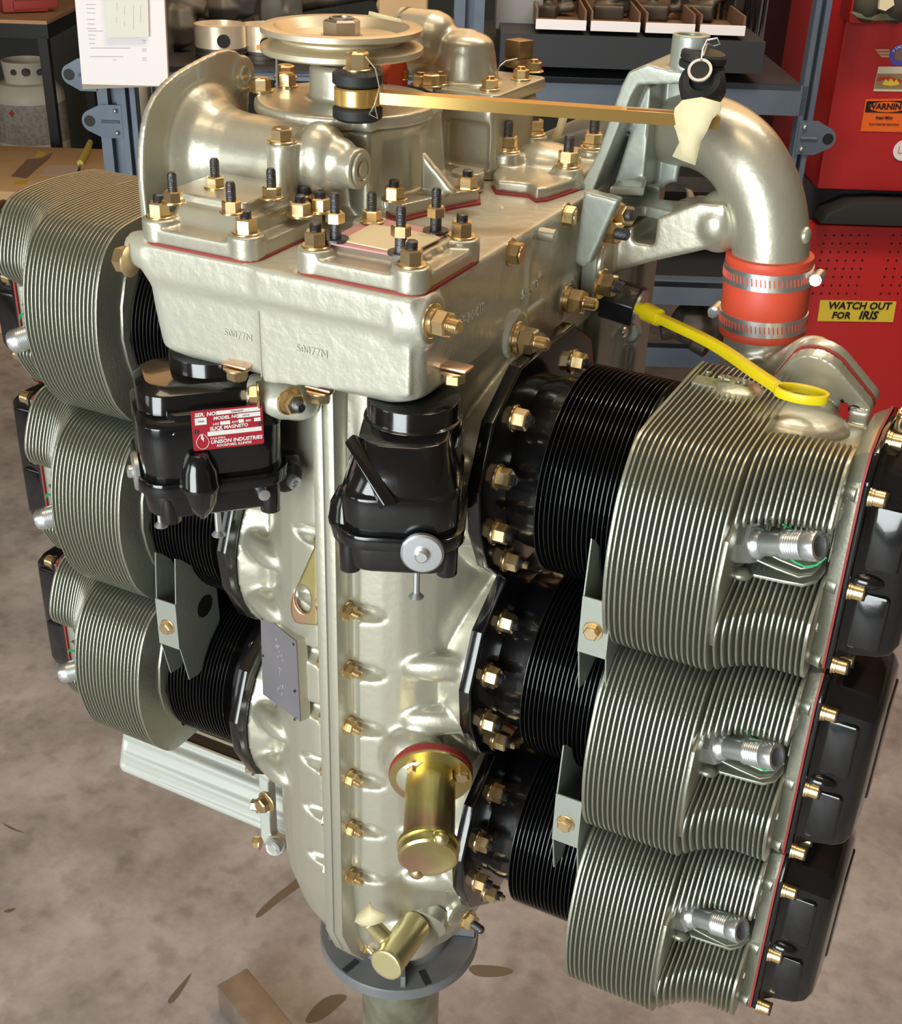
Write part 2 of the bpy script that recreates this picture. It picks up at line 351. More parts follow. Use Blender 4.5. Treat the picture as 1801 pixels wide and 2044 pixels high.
# ---- cylinders (local: u outward, v towards the back, w up) -----
OCT=[(-.044,.084),(-.082,.060),(-.099,.020),(-.095,-.012),(-.078,-.046),(-.044,-.074),(.044,-.074),(.078,-.046),(.095,-.012),(.099,.020),(.082,.060),(.044,.084)]
bm_=M(); bm_.loft([[(u,v*s,w*s) for v,w in OCT] for u,s in((.0945,1),(.1025,1),(.1035,.985))])
bm_.lathe((0,0,0),(1,0,0),[(.058,.100),(.0585,.106),(.060,.112),(.0595,.124),(.060,.127),(.060,.19)],48)
ME_BAR,_=bm_.mesh('cylinder_barrel',[BLK],bevel=.0006,recenter=False)
ME_BF,_=M().lathe((0,0,0),(1,0,0),[(.0595,0),(.0714,.0002),(.0718,.0005),(.0718,.0010),(.0714,.0012),(.0595,.0013)],56,False).mesh('barrel_fin',[BFIN],recenter=False)
PI_=[(0,.070),(-.058,.070),(-.071,.066),(-.080,.058),(-.092,.042),(-.099,.020),(-.103,-.004),(-.100,-.034),(-.092,-.058),(-.080,-.074),(-.062,-.082),(0,-.084)]
PI_=PI_+[(-v,w) for v,w in reversed(PI_[1:-1])]
PO=[(0,.073),(-.022,.073),(-.036,.070),(-.046,.060),(-.057,.044),(-.062,.026),(-.062,.006),(-.062,-.026),(-.062,-.048),(-.062,-.064),(-.050,-.076),(0,-.080)]
PO=PO+[(-v,w) for v,w in reversed(PO[1:-1])]
UK=[.189+.0036*k for k in range(19)]+[.2580+.00345*k for k in range(15)]; NF=34; FT=.00145
CT=[(.010,.046),(-.018,.069),(-.050,.071),(-.066,.068),(-.078,.059),(-.089,.045),(-.094,.036),(-.089,.0315),(-.045,.033),(-.018,.022),(-.014,-.004),(-.046,-.010),(-.094,-.024),(-.099,-.030),(-.101,-.040),(-.092,-.058),(-.080,-.074),(-.062,-.082),(0,-.084)]
def finpoly(k):
    u=UK[k]
    if k<19: return chaikin(PI_)
    t=min(1,(u-.256)/.034); t=t*(2-t); f=.97*(1-t)+.70*t
    P=[(v*f if i not in(9,10,11) else v,w) for i,(v,w) in enumerate(CT)]
    kp=[P[i] for i in range(7,12)]
    return chaikin(P+[(.055,-.080),(.075*f+.01,-.066),(.1*f,-.03),(.095*f,.02),(.05,.036)],kp)
FME=[]
for k in range(NF):
    m=M(); m.prism([(UK[k],v,w) for v,w in finpoly(k)],(FT if k not in(0,33) else .0024,0,0)); me,_=m.mesh('head_fin',[FIN],bevel=.0004,recenter=False); FME.append(me)
hm=M()
core=lambda u,s:[(u,v*s,w*s) for v,w in PI_]
hm.loft([core(.187,.76),core(.255,.76)])
hm.prism([(.187,v*1.0,w*1.0) for v,w in [(-.073,.0),(-.055,.05),(0,.066),(.055,.05),(.073,0),(.055,-.05),(0,-.066),(-.055,-.05)]],(.003,0,0))
# core around the valves, open to the plug recess
hc=[(0,.058),(-.030,.056),(-.044,.040),(-.040,.024),(-.014,.020),(-.010,0),(-.014,-.014),(-.034,-.028),(-.044,-.045),(-.030,-.064),(0,-.066),(.040,-.06),(.05,0),(.040,.055)]
hm.prism([(.25,v,w) for v,w in hc],(.060,0,0))
# recess end wall with the plug boss
hm.prism([(.2545,v,w) for v,w in [(-.088,-.048),(-.096,-.030),(-.097,.0),(-.090,.026),(-.060,.040),(-.01,.035),(-.01,-.03),(-.04,-.04)]],(.0032,0,0))
hm.cyl((.250,-.050,.003),(.2562,-.0525,.005),.0160,.0145)
hm.ell((.260,-.056,-.013),(.008,.006,.004)); hm.ell((.270,-.048,.030),(.008,.008,.005))
# shelf under the plug
def shelf(o,i,t):
    hm.loft([[V(p) for p in (o[j],(i[j][0],i[j][1],i[j][2]),(i[j][0],i[j][1],i[j][2]-t),(o[j][0],o[j][1],o[j][2]-t))] for j in range(len(o))])
def al(a,b,y): p=at(a,b,'y',y); return (p.x,p.y,p.z-CR[0])
shelf([al(1462,1134,-.054),al(1485,1142,-.054),al(1560,1158,-.054),al(1603,1166,-.054),al(1632,1158,-.050),al(1648,1136,-.046)],[(.254,-.02,-.008),(.264,-.02,-.008),(.28,-.02,-.007),(.29,-.02,-.006),(.298,-.02,-.004),(.304,-.02,.0)],.0024)
shelf([al(1500,1112,-.060),al(1550,1134,-.060),al(1595,1151,-.060),al(1622,1146,-.057),al(1640,1126,-.052)],[(.268,-.02,.0),(.278,-.02,.0),(.29,-.02,.001),(.297,-.02,.003),(.303,-.02,.006)],.0015)
shelf([al(1520,1098,-.056),al(1560,1118,-.056),al(1600,1134,-.056),al(1625,1130,-.054),al(1642,1112,-.050)],[(.268,-.02,.005),(.278,-.02,.005),(.29,-.02,.006),(.297,-.02,.008),(.303,-.02,.010)],.0013)
# rocker deck
def deck(u,s):
    return [(u,v*s,w*s) for v,w in [(-.044,-.069),(-.045,-.03),(-.045,.02),(-.044,.059),(-.034,.074),(-.012,.079),(.03,.077),(.058,.06),(.060,-.05),(.044,-.073),(-.033,-.073)]]
hm.loft([deck(.3085,.93),deck(.3120,.96),deck(.3173,1.0)])
CBV=[al(1668,1305,-.030)[2],al(1695,1157,-.030)[2],al(1745,975,-.030)[2]]
for w in CBV: hm.cyl((.3085,-.037,w),(.3171,-.0400,w),.0062,.0066,14)
ME_HEAD,_=hm.mesh('cylinder_head',[FIN],bevel=.0007,recenter=False)
cov=M()
def crg(u,s,k=0): return [(u,(v-.015)*s+.015,w*s) for v,w in [(-.046,-.069),(-.0465,-.03),(-.0465,.02),(-.046,.060),(-.036,.075),(-.014,.080),(.03,.078),(.060,.06),(.062,-.05),(.045,-.0745),(-.034,-.0745)]]
cov.loft([crg(.3187,1.0),crg(.3225,1.0)])
cov.loft([crg(.3225,.95),crg(.3260,.90),crg(.331,.87),crg(.346,.84),crg(.3530,.80),crg(.3570,.72),crg(.3585,.55)])
for w0,w1 in((-.054,-.014),(.002,.044)):              # raised panels of the cover wall
    cov.loft([[(u,v,w) for u,w in rrect(.327,w0,.347,w1,.003)] for v in(-.028,-.0395)])
cov.bb((.335,.0,-.04),(.3598,.035,.04)); cov.ell((.330,-.036,-.006),(.012,.0075,.0055))
ME_COV,_=cov.mesh('rocker_cover',[BLK],bevel=.0022,recenter=False)
ME_GSK,_=M().loft([crg(.3172,1.004),crg(.3188,1.004)]).mesh('red_gasket',[RED],recenter=False)
sp=M()
DPL=V((.052,-.0175,.0215)).normalized()
sp.mt(0).lathe((0,0,0),(0,0,1),[(.0102,0),(.0106,.001),(.0106,.0030),(.0100,.0035),(.0100,.0042)],28)
sp.hexa((0,0,.0042),(0,0,1),.0134,.0115)
sp.lathe((0,0,0),(0,0,1),[(.0098,.0150),(.0096,.0178),(.0076,.0205),(.0074,.034),(.0088,.0345),(.0088,.0365)]+[(.0088 if i%2 else .0084,.037+.0008*i) for i in range(16)]+[(.0092,.0505),(.0092,.0565),(.0086,.058),(.0066,.0581),(.0064,.050),(.0062,.040)],28)
ME_SP,_=sp.mesh('spark_plug',[ZINC],recenter=False)
gr=M(); gp=[al(1568,1108,-.060),al(1588,1122,-.060),al(1608,1131,-.060),al(1630,1128,-.058),al(1650,1112,-.056)]; gr.tube(gp,.0009,n=8); gr.tube([al(1562,1046,-.05),al(1582,1058,-.05),al(1600,1070,-.05)],.0008,n=8)
ME_GR,_=gr.mesh('green_ring',[GRN],recenter=False)
cb=M(); cb.lathe((0,0,0),(0,0,1),[(.0062,0),(.0062,.0010),(.0056,.0013),(.0056,.0028),(.0050,.0031),(.0050,.0088),(.0042,.0098)],20); cb.mt(1).box((0,0,.0097),(.0096,.0014,.0016))
ME_CB,_=cb.mesh('cover_bolt',[CAD,INK],recenter=False)
BA=[133,164,197,229,52,16,-17,-49]
def cylinder(side,zc,idx):
    L=Matrix.Translation((0,0,zc)) if side>0 else Matrix.Translation((0,0,zc))@Matrix.Rotation(math.pi,4,'Y')
    LH=L; L=Matrix.Translation((0,0,zc)) if side>0 else Matrix.Translation((0,0,zc))@Matrix.Rotation(math.pi,4,'Z')
    b=link('cylinder_barrel',ME_BAR,ENG,L); b['label']='gloss black barrel with bolted base flange'
    for k in range(18): link('barrel_fin',ME_BF,b,L@T((.1290+.00325*k,0,0)))
    for a in BA:
        q=L@V((.1037,RF*math.cos(R_(a))*1.06,RF*math.sin(R_(a)))); ax=L.to_3x3()@V((1,0,0))
        nut(b,q,ax,.0070,.0080,.0035,name='base_nut',sr=None)
    q=L@V((.1037,-.050*side,-.054)); nut(b,q,L.to_3x3()@V((1,0,0)),.0055,.005,.008,name='base_stud',dark=False,split=True)
    L=LH
    h=link('cylinder_head',ME_HEAD,ENG,L)
    for k in range(NF): link('head_fin',FME[k],h,L)
    c=link('rocker_cover',ME_COV,ENG,L); c['label']='gloss black cover'
    link('red_gasket',ME_GSK,c,L)
    for v,w in((-.0415,CBV[0]),(-.0415,CBV[1]),(-.0415,CBV[2]),(-.010,.073),(.036,.070)):
        link('cover_bolt',ME_CB,c,L@frame((.3224,v,w),(1,0,0),.6))
    s=link('spark_plug',ME_SP,ENG,L@frame((.2535,-.0515,.005),DPL)); s['label']='bright zinc spark plug with open threaded end'
    link('green_ring',ME_GR,s,L)
for i,z in enumerate(CR): cylinder(1,z,i)
for i,z in enumerate(CL): cylinder(-1,z,i)
# cast bosses on the top right head
tb=M(); tb.ell((.222,.030,CR[0]+.066),(.020,.018,.007)); tb.bb((.195,.020,CR[0]+.064),(.235,.034,CR[0]+.0705)) 
text(tb,'7142 83',(.215,.030,CR[0]+.0735),(1,0,0),(0,1,0),.009,extr=.0005)
obj('head_boss',tb,FIN,ENG,smooth=50)
# ---- baffle channels between barrels -----------------------------
def baffle(side,zm,x0,ym=-.088):
    m=M(); d=.0185; t=.0009
    P=[(ym,.020),(ym+.004,.060),(ym+.010,.056),(ym+.036,.030),(ym+.050,.022),(ym+.052,-.022),(ym+.036,-.050),(ym+.020,-.058),(ym+.008,-.056),(ym,-.020)]
    for j,x in enumerate((x0,x0+d)):
        m.prism([(side*x,y,zm+z) for y,z in P],(side*t,0,0))
    m.bb((side*x0,ym-.001,zm-.021),(side*(x0+d+t),ym,zm+.021))
    o=obj('baffle_channel',m,GPL,ENG); o['label']='thin sheet metal channel with a bolt'
    k=M(); 
    for x in((x0-.0002),(x0+d+.0012)): k.cyl((side*x,ym+.034,zm),(side*(x+.0002),ym+.034,zm),.0095,n=24)
    obj('round_hole',k,INK,o)
    nut(o,(side*(x0+d*.5),ym-.001,zm-.002),(0,-1,0),.0052,.004,0,name='baffle_bolt',kind='bolt')
pb=at(1187,1252,'y',-.088); baffle(1,pb.z,pb.x-.0095); pb=at(1132,1637,'y',-.088); baffle(1,pb.z,pb.x-.0095)
pb=at(336,1245,'y',-.088); baffle(-1,pb.z,abs(pb.x)-.0095)
# ---- magnetos -----------------------------------------------------
def magneto(px,py,y,rot,tall,label,plate):
    c=at(px,py,'y',y); L=T(c)@Matrix.Rotation(rot,4,'Z')
    
    def rr(z,sx0,sx1,sy0,sy1,r): return [V((a,b,z)) for a,b in rrect(sx0,sy0,sx1,sy1,r,6)]
    m=M(); X0,X1,Y0,Y1=(-.044,.044,-.038,.038) if not tall else (-.041,.038,-.0345,.0345)
    m.loft([rr(-.034,X0+.006,X1-.006,Y0+.006,Y1-.006,.014),rr(-.031,X0+.002,X1-.002,Y0+.002,Y1-.002,.016),rr(-.012,X0,X1,Y0,Y1,.018)])
    m.loft([rr(-.015,X0-.003,X1+.003,Y0-.003,Y1+.003,.019),rr(-.006,X0-.003,X1+.003,Y0-.003,Y1+.003,.019)])
    wt=.030 if not tall else .016
    m.loft([rr(-.008,X0,X1,Y0,Y1,.018),rr(wt,X0,X1,Y0,Y1,.017),rr(wt+.004,X0+.003,X1-.003,Y0+.003,Y1-.003,.016)])
    if tall:                                         # sloping shoulder seen on the right-hand one
        m.loft([rr(.010,X0+.001,X1-.001,Y0+.001,Y1-.001,.018),rr(.020,X0+.002,X1-.002,Y0+.002,Y1-.002,.018),rr(.029,X0+.006,X1-.006,Y0+.005,Y1-.005,.020),rr(.044,X0+.014,X1-.012,Y0+.009,Y1-.009,.018)])
        m.loft([[V((-.026,.033,.045)),V((-.020,.028,.048)),V((-.018,.018,.042)),V((-.028,.024,.036))],[V((-.046,.008,.016)),V((-.0445,.000,.017)),V((-.038,.002,.014)),V((-.040,.012,.010))]])
    else:                                            # flat shelf with a raised step
        m.loft([rr(.032,X0+.002,X1-.002,Y0+.010,Y1-.002,.018),rr(.045,X0+.003,X1-.004,Y0+.014,Y1-.003,.018),rr(.049,X0+.008,X1-.008,Y0+.020,Y1-.008,.016)])
        m.loft([rr(.026,X0+.016,X1-.002,Y0-.001,Y0+.03,.006),rr(.037,X0+.018,X1-.004,Y0+.004,Y0+.03,.006)])
    nx=.006 if not tall else 0
    nk=L.inverted()@(c+V((-.004,.017,0))); zt_=.783-c.z
    m.lathe((nk.x,nk.y,.03),(0,0,1),[(.0295,0),(.0295,(zt_-.03)*.55),(.0275,(zt_-.03)*.56),(.0275,zt_-.03)],36)
    for z0,z1,r in((-.006,.022,.013),):               # pointed lug across the split
        pass
    lp=V((-.0105,Y0-.001,-.009)) if not tall else V((-.018,Y1-.004,-.009))
    m.lathe(lp+V((0,0,-.024)),(0,0,1),[(.001,0),(.006,.006),(.0105,.014),(.0125,.0225),(.0130,.0235),(.0130,.026),(.0125,.027),(.0115,.036),(.007,.045),(.0055,.0465)],20)
    m.cyl((-.012,-.01,-.040),(-.012,-.01,-.033),.0085); m.cyl((.018,.0,-.038),(.018,.0,-.033),.0085)
    for a in((-.030,-.032),(-.030,.034),(.034,.034),(.034,-.034)): m.cyl((a[0]*.98,a[1]*(.95 if not tall else .86),-.036),(a[0]*.98,a[1]*(.95 if not tall else .86),-.010),.0065)
    me,_=m.mesh('magneto',[BLK],bevel=.0012,recenter=False); o=link('magneto',me,ENG,L); o['label']=label
    if plate:
        q=M(); W_,H_=.0430,.0262; O=V((.0085,Y0-.0004,.0275)); O=L@O; ex=L.to_3x3()@V((1,0,0)); ey=V((0,0,1))
        pts=rrect(-W_/2,-H_/2,W_/2,H_/2,.0012,3); n=ex.cross(ey)
        q.prism([O+ex*a+ey*b for a,b in pts],n*.0006)
        q.mt(1)
        for s_ in((-.0065,.0095,.0200,.0120),(.0060,.0060,.0200,.0088),(-.0195,.0040,-.0125,.0086),(-.0045,.0026,.0015,.0050),(.0066,.0026,.0098,.0050),(.0160,.0026,.0200,.0050),(-.0125,-.0040,.0203,-.0012)):
            quadp(q,O,ex,ey,*s_,t=.0001,lift=.0007)
        for tx,x,y,s,al in(('SER. NO.',-.0195,.0105,.0030,'LEFT'),('MODEL NO.',-.0085,.0073,.0026,'LEFT'),('LAG',-.0090,.0036,.0017,'LEFT'),('ROT',.0024,.0036,.0017,'LEFT'),('REV',.0108,.0036,.0017,'LEFT'),
            ('SLICK MAGNETO',-.0110,.0008,.0026,'LEFT'),('CUST. MAG.',-.0110,-.0008+.0002,.0013,'LEFT'),('F.A.A.-P.M.A.',-.0110,-.0058,.0015,'LEFT'),('UNISON INDUSTRIES',-.0110,-.0083,.0029,'LEFT'),('ROCKFORD, ILLINOIS',-.0075,-.0110,.0019,'LEFT')):
            text(q,tx,O+ex*x+ey*y,ex,ey,s*1.15,lift=.0008,bold=True,ital=.15,align=al)
        # bulb emblem with a lightning bolt
        ring=[]; 
        for i in range(25):
            a=2*math.pi*i/24; r=.0031+.0006*(math.cos(2*a)); ring.append(O+ex*(-.0157+(.0038-.0012*(math.sin(a)>0.2)*math.sin(a))*math.cos(a))+ey*(-.0072+.0050*math.sin(a))+n*.0008)
        q.tube(ring,.00018,n=5,cap=False)
        q.prism([O+ex*(-.0157+a)+ey*(-.0052+b)+n*.0008 for a,b in((-.0006,.0026),(.0004,.0024),(.0001,.0008),(.0010,.0006),(.0004,-.0024),(-.0002,-.0004),(-.0009,-.0002))],n*.0001)
        q.mt(2)
        for a,b in((-.0192,-.0002),(.0195,.0008)): q.cyl(O+ex*a+ey*b,O+ex*a+ey*b+n*.0012,.0013,n=10)
        q.mt(2)
        for tx,x,y in(('70060041',.006,.0107),('6314',.011,.0074),('FAA',-.016,.0063)): text(q,tx,O+ex*x+ey*y,ex,ey,.0020,lift=.0011)
        d=obj('data_plate',q,[LBLR,WHITE,STEEL],o); d['label']='red maker plate with white lettering'
    return o,L
m1,L1=magneto(414,884,-.140,R_(45),False,'left magneto, black, with the red plate',True)
m2,L2=magneto(808,985,-.139,R_(114),True,'right magneto, black, plain face',False)
def disc_plug(par,p,ax,r=.0128,name='vent_disc'):
    q=M(); q.lathe((0,0,0),(0,0,1),[(r*.86,0),(r,.001),(r,.0035),(r*.9,.0045),(r*.55,.0046)],32); q.mt(1).lathe((0,0,.0045),(0,0,1),[(.0042,0),(.0042,.0026),(.0030,.0036)],16)
    me,_=q.mesh(name,[ZINCM,ZINC],recenter=False); return link(name,me,par,frame(p,ax))
disc_plug(m2,L2@V((-.0425,-.014,-.0135)),L2.to_3x3()@V((-1,0,0)),.0125)
disc_plug(m1,L1@V((-.044,-.012,-.008)),L1.to_3x3()@V((-1,0,0)),.0125)
def screw(par,px,py,y,ln):
    p=at(px,py,'y',y); q=M(); q.cyl((0,0,0),(0,0,ln),.0022,n=10); q.lathe((0,0,0),(0,0,1),[(.0046,-.0006),(.0048,0),(.0022,.003)],16)
    me,_=q.mesh('long_screw',[ZINCM],recenter=False); link('long_screw',me,par,T(p))
screw(m1,322,1048,-.15,.022); screw(m1,437,1066,-.145,.026); screw(m2,831,1190,-.150,.030)
q=M(); p=L1@V((.047,-.022,-.020)); fr=frame(p,L1.to_3x3()@V((.35,-.9,-.1))); q.hexa((0,0,-.012),(0,0,1),.0155,.008); q.lathe((0,0,0),(0,0,1),[(.0105,-.004),(.010,.002),(.0075,.003)],20); q.mt(1).lathe((0,0,0),(0,0,1),[(.0045,.002),(.0045,.009),(.0025,.0092),(.0024,.005)],12)
me,_=q.mesh('lead_terminal',[BLKM,ZINC],recenter=False); link('lead_terminal',me,m1,fr)
q=M(); q.lathe((0,0,0),(0,0,1),[(.0038,0),(.0038,.005),(.0020,.0052)],12); me,_=q.mesh('ground_screw',[ZINC],recenter=False); link('ground_screw',me,m1,frame(L1@V((.028,-.0375,-.020)),L1.to_3x3()@V((0,-1,0))))
for par,a,b,y in((m1,474,745,-.150),(m2,640,790,-.135),(m2,907,752,-.115)):
    g=M(); c=at(a,b,'y',y); g.bb(c+V((-.009,-.004,.0045)),c+V((.009,.008,.0065))); h=obj('hold_down_clamp',g,CADP,par,bevel=.001); nut(ENG,c+V((0,0,.004)),(0,0,-1),.0066,.0065,0,name='clamp_bolt',kind='bolt')
# ---- left pad (cover with studs) ------------------------------------
def zq(pts,z): return [at(a,b,'z',z) for a,b in pts]
def nutz(par,a,b,z,**k):
    return nut(par,at(a,b,'z',z),(0,0,1),**k)
Z0=.853
def pad(x0,x1,y0,y1,name):
    m=M(); m.loft([[(x,y,z) for x,y in rrect(x0,y0,x1,y1,.012)] for z in(Z0,Z0+.010)])
    for x in(x0+.010,x1-.010):
        for y in(y0+.010,y1-.010): m.lathe((x,y,Z0),(0,0,1),[(.0110,0),(.0110,.0135),(.0104,.0142)],20)
    return m
lp=pad(-.106,-.024,-.147,-.066,'l')
lp.loft([rr3(Z0+.006,-.096,-.034,-.137,-.076,.006),rr3(Z0+.020,-.092,-.036,-.128,-.070,.005)])
lp.loft([rr3(Z0+.019,-.100,-.044,-.124,-.066,.004),rr3(Z0+.0265,-.100,-.044,-.124,-.066,.004)])
LP=cast('stud_pad',lp,PAINT,ENG,voxel=.0012,it=5); LP['label']='left stepped pad with four studs'
g=M(); g.loft([[(x,y,z) for x,y in rrect(-.107,-.148,-.023,-.065,.012)] for z in(Z0-.0006,Z0+.0012)]); obj('gasket',g,RED,LP)
for x,y in((-.096,-.137),(-.034,-.137),(-.034,-.076)): nut(LP,(x,y,Z0+.0140),(0,0,1),.0066,.0080,.0045)
for a,b in((347,404),(431,374),(463,424),(543,395)): nut(LP,at(a,b,'z',Z0+.0265),(0,0,1),.0056,.0058,.0105,name='stud_nut')
# ---- right pad --------------------------------------------------------
rp=pad(.003,.084,-.147,-.066,'r')
rp.loft([rr3(Z0+.006,.012,.076,-.138,-.074,.005),rr3(Z0+.0150,.016,.071,-.128,-.074,.004)])
for a in(-.118,-.104,-.09): rp.bb((.066,a,Z0+.008),(.074,a+.006,Z0+.0125))
RP=cast('stud_pad',rp,PAINT,ENG,voxel=.0012,it=5); RP['label']='right pad with pink gasket and cream card'
g=M(); g.loft([[(x,y,z) for x,y in rrect(.002,-.148,.085,-.065,.012)] for z in(Z0-.0006,Z0+.0012)]); obj('gasket',g,RED,RP)
g=M(); g.prism(zq([(652,487),(662,478),(738,438),(752,437),(888,466),(886,474),(812,516),(795,513)],Z0+.0152),(0,0,.0010)); obj('pink_gasket',g,PINK,RP)
g=M(); g.prism(zq([(682,482),(742,449),(868,471),(880,478),(818,508),(800,506)],Z0+.0164),(0,0,.0008)); obj('cream_card',g,CREAM,RP)
for x,y in((.013,-.137),(.074,-.137),(.074,-.076)): nut(RP,(x,y,Z0+.0140),(0,0,1),.0066,.0080,.0045)
for a,b,l in((670,478,.010),(743,442,0),(800,506,.010),(870,462,.009)):
    p=at(a,b,'z',Z0+.0168)
    if l: s=M(); s.cyl(p,p+V((0,0,l)),.0034,n=12); s.lathe(p,(0,0,1),[(.0075,0),(.0075,.0012)],18); obj('stud_shank',s,STEEL,RP)
    nut(RP,p+V((0,0,l)),(0,0,1),.0056,.0058,.0105,name='stud_nut',washer=not l)
# ---- centre housing -----------------------------------------------------
HC=V((-.060,.018,0)); h=M()
h.lathe((HC.x,HC.y,.850),(0,0,1),[(.060,0),(.056,.008),(.054,.050),(.058,.0560)],40)
h.loft([rr3(.85,-.060,-.0155,-.029,.045,.004),rr3(.906,-.060,-.0155,-.029,.045,.004)])
h.loft([rr3(.85,-.045,-.009,.0,.075,.010),rr3(.906,-.045,-.012,.0,.070,.010)])
# base flange with ears
h.prism(zq([(768,400),(775,430),(800,440),(905,415),(955,405),(950,375),(905,355),(700,330),(600,350)],Z0),(0,0,.010))
for a,b in((787,402),(933,381),(600,433),(640,425)): p=at(a,b,'z',Z0); h.cyl(p,p+V((0,0,.014)),.0115)
h.prism([at(838,300,'y',.01),at(838,395,'y',.01),at(908,388,'y',.01)],(0,.006,0))
# bulb with side plug
bc=at(640,320,'y',-.058); h.ell(bc,(.0175,.020,.0235)); h.ell(bc+V((.013,.0,.0)),(.014,.014,.016)); h.cyl(bc+V((.008,0,-.001)),bc+V((.030,-.002,-.001)),.0125,.0125)
# neck to the flared flange
FY,FZc=-.047,.884
h.lathe((-.128,FY,FZc),(1,0,0),[(.043,0),(.0400,.004),(.033,.010),(.0295,.018),(.0275,.030),(.0265,.085)],36)
fo=[(-.112,.853),(-.1125,.88),(-.108,.905),(-.098,.923),(-.078,.934),(-.050,.940),(-.020,.944),(-.004,.940),(.004,.928),(.004,.905),(-.006,.880),(-.012,.856)]; fo=chaikin(fo,[fo[0],fo[-1]],1)
h.loft([[(-.133,y,z) for y,z in fo],[(-.1275,y,z) for y,z in fo]])
fo_=at(490,150,'x',-.1265); h.cyl((-.133,fo_.y,fo_.z),(-.1265,fo_.y,fo_.z),.0125)
p=at(563,284,'y',-.080); h.cyl((p.x,p.y,.855),(p.x,p.y,p.z),.0095)
HO=cast('drive_housing',h,PAINT,ENG,voxel=.0014,it=5); HO['label']='central drive housing with flared side flange'
nut(HO,(p.x,p.y,p.z+.0002),(0,0,1),.0068,.0070,0,name='housing_bolt',kind='bolt')
g=M(); g.lathe(bc+V((.0298,-.002,-.001)),(1,0,0),[(.0100,0),(.0100,.0015),(.0070,.0016),(.0065,.0004),(.0045,.0004),(.0045,.0022),(.002,.0023)],24); obj('side_plug',g,PAINT,HO)
g=M(); pp=at(490,150,'x',-.1265); g.lathe(pp,(1,0,0),[(.0062,0),(.0062,.0012),(.0045,.0012),(.0042,-.001)],20); obj('flange_bush',g,PAINT,HO)
for a,b in((787,398),(933,377),(600,430),(640,421)): nut(HO,at(a,b,'z',Z0+.0145),(0,0,1),.0066,.0072,.004)
g=M(); g.prism([q+V((0,0,-.0008)) for q in zq([(763,402),(772,434),(800,445),(907,418),(960,409),(955,373)],Z0)],(0,0,.0022)); obj('gasket',g,RED,HO)
lid=M(); lid.lathe((HC.x,HC.y,.9063),(0,0,1),[(.0605,0),(.061,.001),(.061,.007),(.0595,.0085),(.030,.0090)],48)
lid.loft([rr3(.9063,-.060,-.0125,-.032,.03,.006),rr3(.9145,-.060,-.0125,-.032,.03,.006)])
lid.loft([rr3(.906,-.04,-.004,.0,.060,.014),rr3(.913,-.04,-.004,.0,.060,.014)])
lid.lathe((HC.x,HC.y,.913),(0,0,1),[(.0300,0),(.0255,.003),(.0245,.004),(.0240,.022),(.0215,.024)],36)
LID=cast('housing_lid',lid,PAINT,ENG,voxel=.0014,it=4)
for a,b,z in((522,182,.915),(570,155,.916),(572,172,.915),(860,172,.914)): nut(LID,at(a,b,'z',z),(0,0,1),.0066,.0072,0,name='lid_bolt',kind='bolt')
g=M(); g.lathe((HC.x,HC.y,.9365),(0,0,1),[(.0215,-.0005),(.0200,.001),(.0130,.0012)],32); obj('seal',g,RUB,LID)
# ---- pulley -----------------------------------------------------------------
pc=V((-.0615,.0155,0)); g=M()
g.lathe((pc.x,pc.y,.9365),(0,0,1),[(.014,0),(.014,.006),(.052,.0075),(.0528,.0085),(.0528,.0115),(.0515,.0122),(.0400,.0150),(.0400,.0162),(.0510,.0192),(.0524,.0200),(.0524,.0232),(.0510,.0238),(.0440,.0236),(.0380,.0175),(.0180,.0168),(.0160,.0172)],64)
PU=obj('pulley',g,mat('pulley_champagne',(.66,.58,.42),.4,.6,.1),ENG,smooth=30); PU['label']='two-flange V-belt pulley, champagne paint'
g=M(); g.lathe((pc.x,pc.y,.9530),(0,0,1),[(.0135,0),(.0135,.0016)],24); g.hexa((pc.x,pc.y,.9546),(0,0,1),.0122,.0095); g.lathe((pc.x,pc.y,.964),(0,0,1),[(.0085,0),(.0078,.0012),(.0062,.0013),(.006,.0)],20); obj('pulley_nut',g,mat('old_steel_nut',(.42,.38,.34),.35,.9),PU)
g=M(); g.box((pc.x-.0435,pc.y-.0300,.9462),(.004,.002,.0028),Matrix.Rotation(R_(35),4,'Z')); obj('orange_paint_mark',g,mat('orange_mark',(.8,.25,.03),.5),PU)
# thin guard wire at pulley left
g=M(); g.tube([at(552,112,'y',-.01),at(553,180,'y',-.01)],.0007,n=6); obj('lock_tab',g,ZINCM,LID)
# ---- second box with elbow cover ----------------------------------------
b2=M(); b2.loft([rr3(.853,-.033,.014,.095,.175,.006),rr3(.903,-.033,.013,.094,.172,.006)])
rc=M(); r0=at(888,236,'y',.094); r1=at(972,345,'y',.094); rc.loft([[(x,y,z) for x,z in rrect(r0.x,r1.z,r1.x,r0.z,.004)] for y in(.086,.0990)])
B2=cast('gear_box_housing',b2,PAINT,ENG,voxel=.0014,it=3,cut=rc); B2['label']='square housing with a recessed panel'
cv=M(); cv.loft([rr3(.9045,-.036,.017,.090,.178,.006),rr3(.9135,-.036,.017,.090,.178,.006)])
e0=at(922,150,'y',.128); e1=at(932,75,'y',.13); e2=at(848,84,'y',.13)
cv.lathe((e1.x,e1.y,.910),(0,0,1),[(.0285,0),(.0245,.005),(.0225,.013),(.0212,.022),(.0195,.027)],28); cv.ell((e1.x,e1.y,.9375),(.0200,.020,.0095))
cv.cyl(e2-V((.014,0,0)),e2+V((.010,0,0)),.0225); cv.ell(e2+V((.011,0,0)),(.014,.0215,.0215)); cv.cyl(e2+V((.01,0,-.004)),(e1.x+.004,e1.y,.9325),.0160); cv.ell(((e1.x+e2.x)/2-.004,e2.y,.918),(.022,.018,.016))
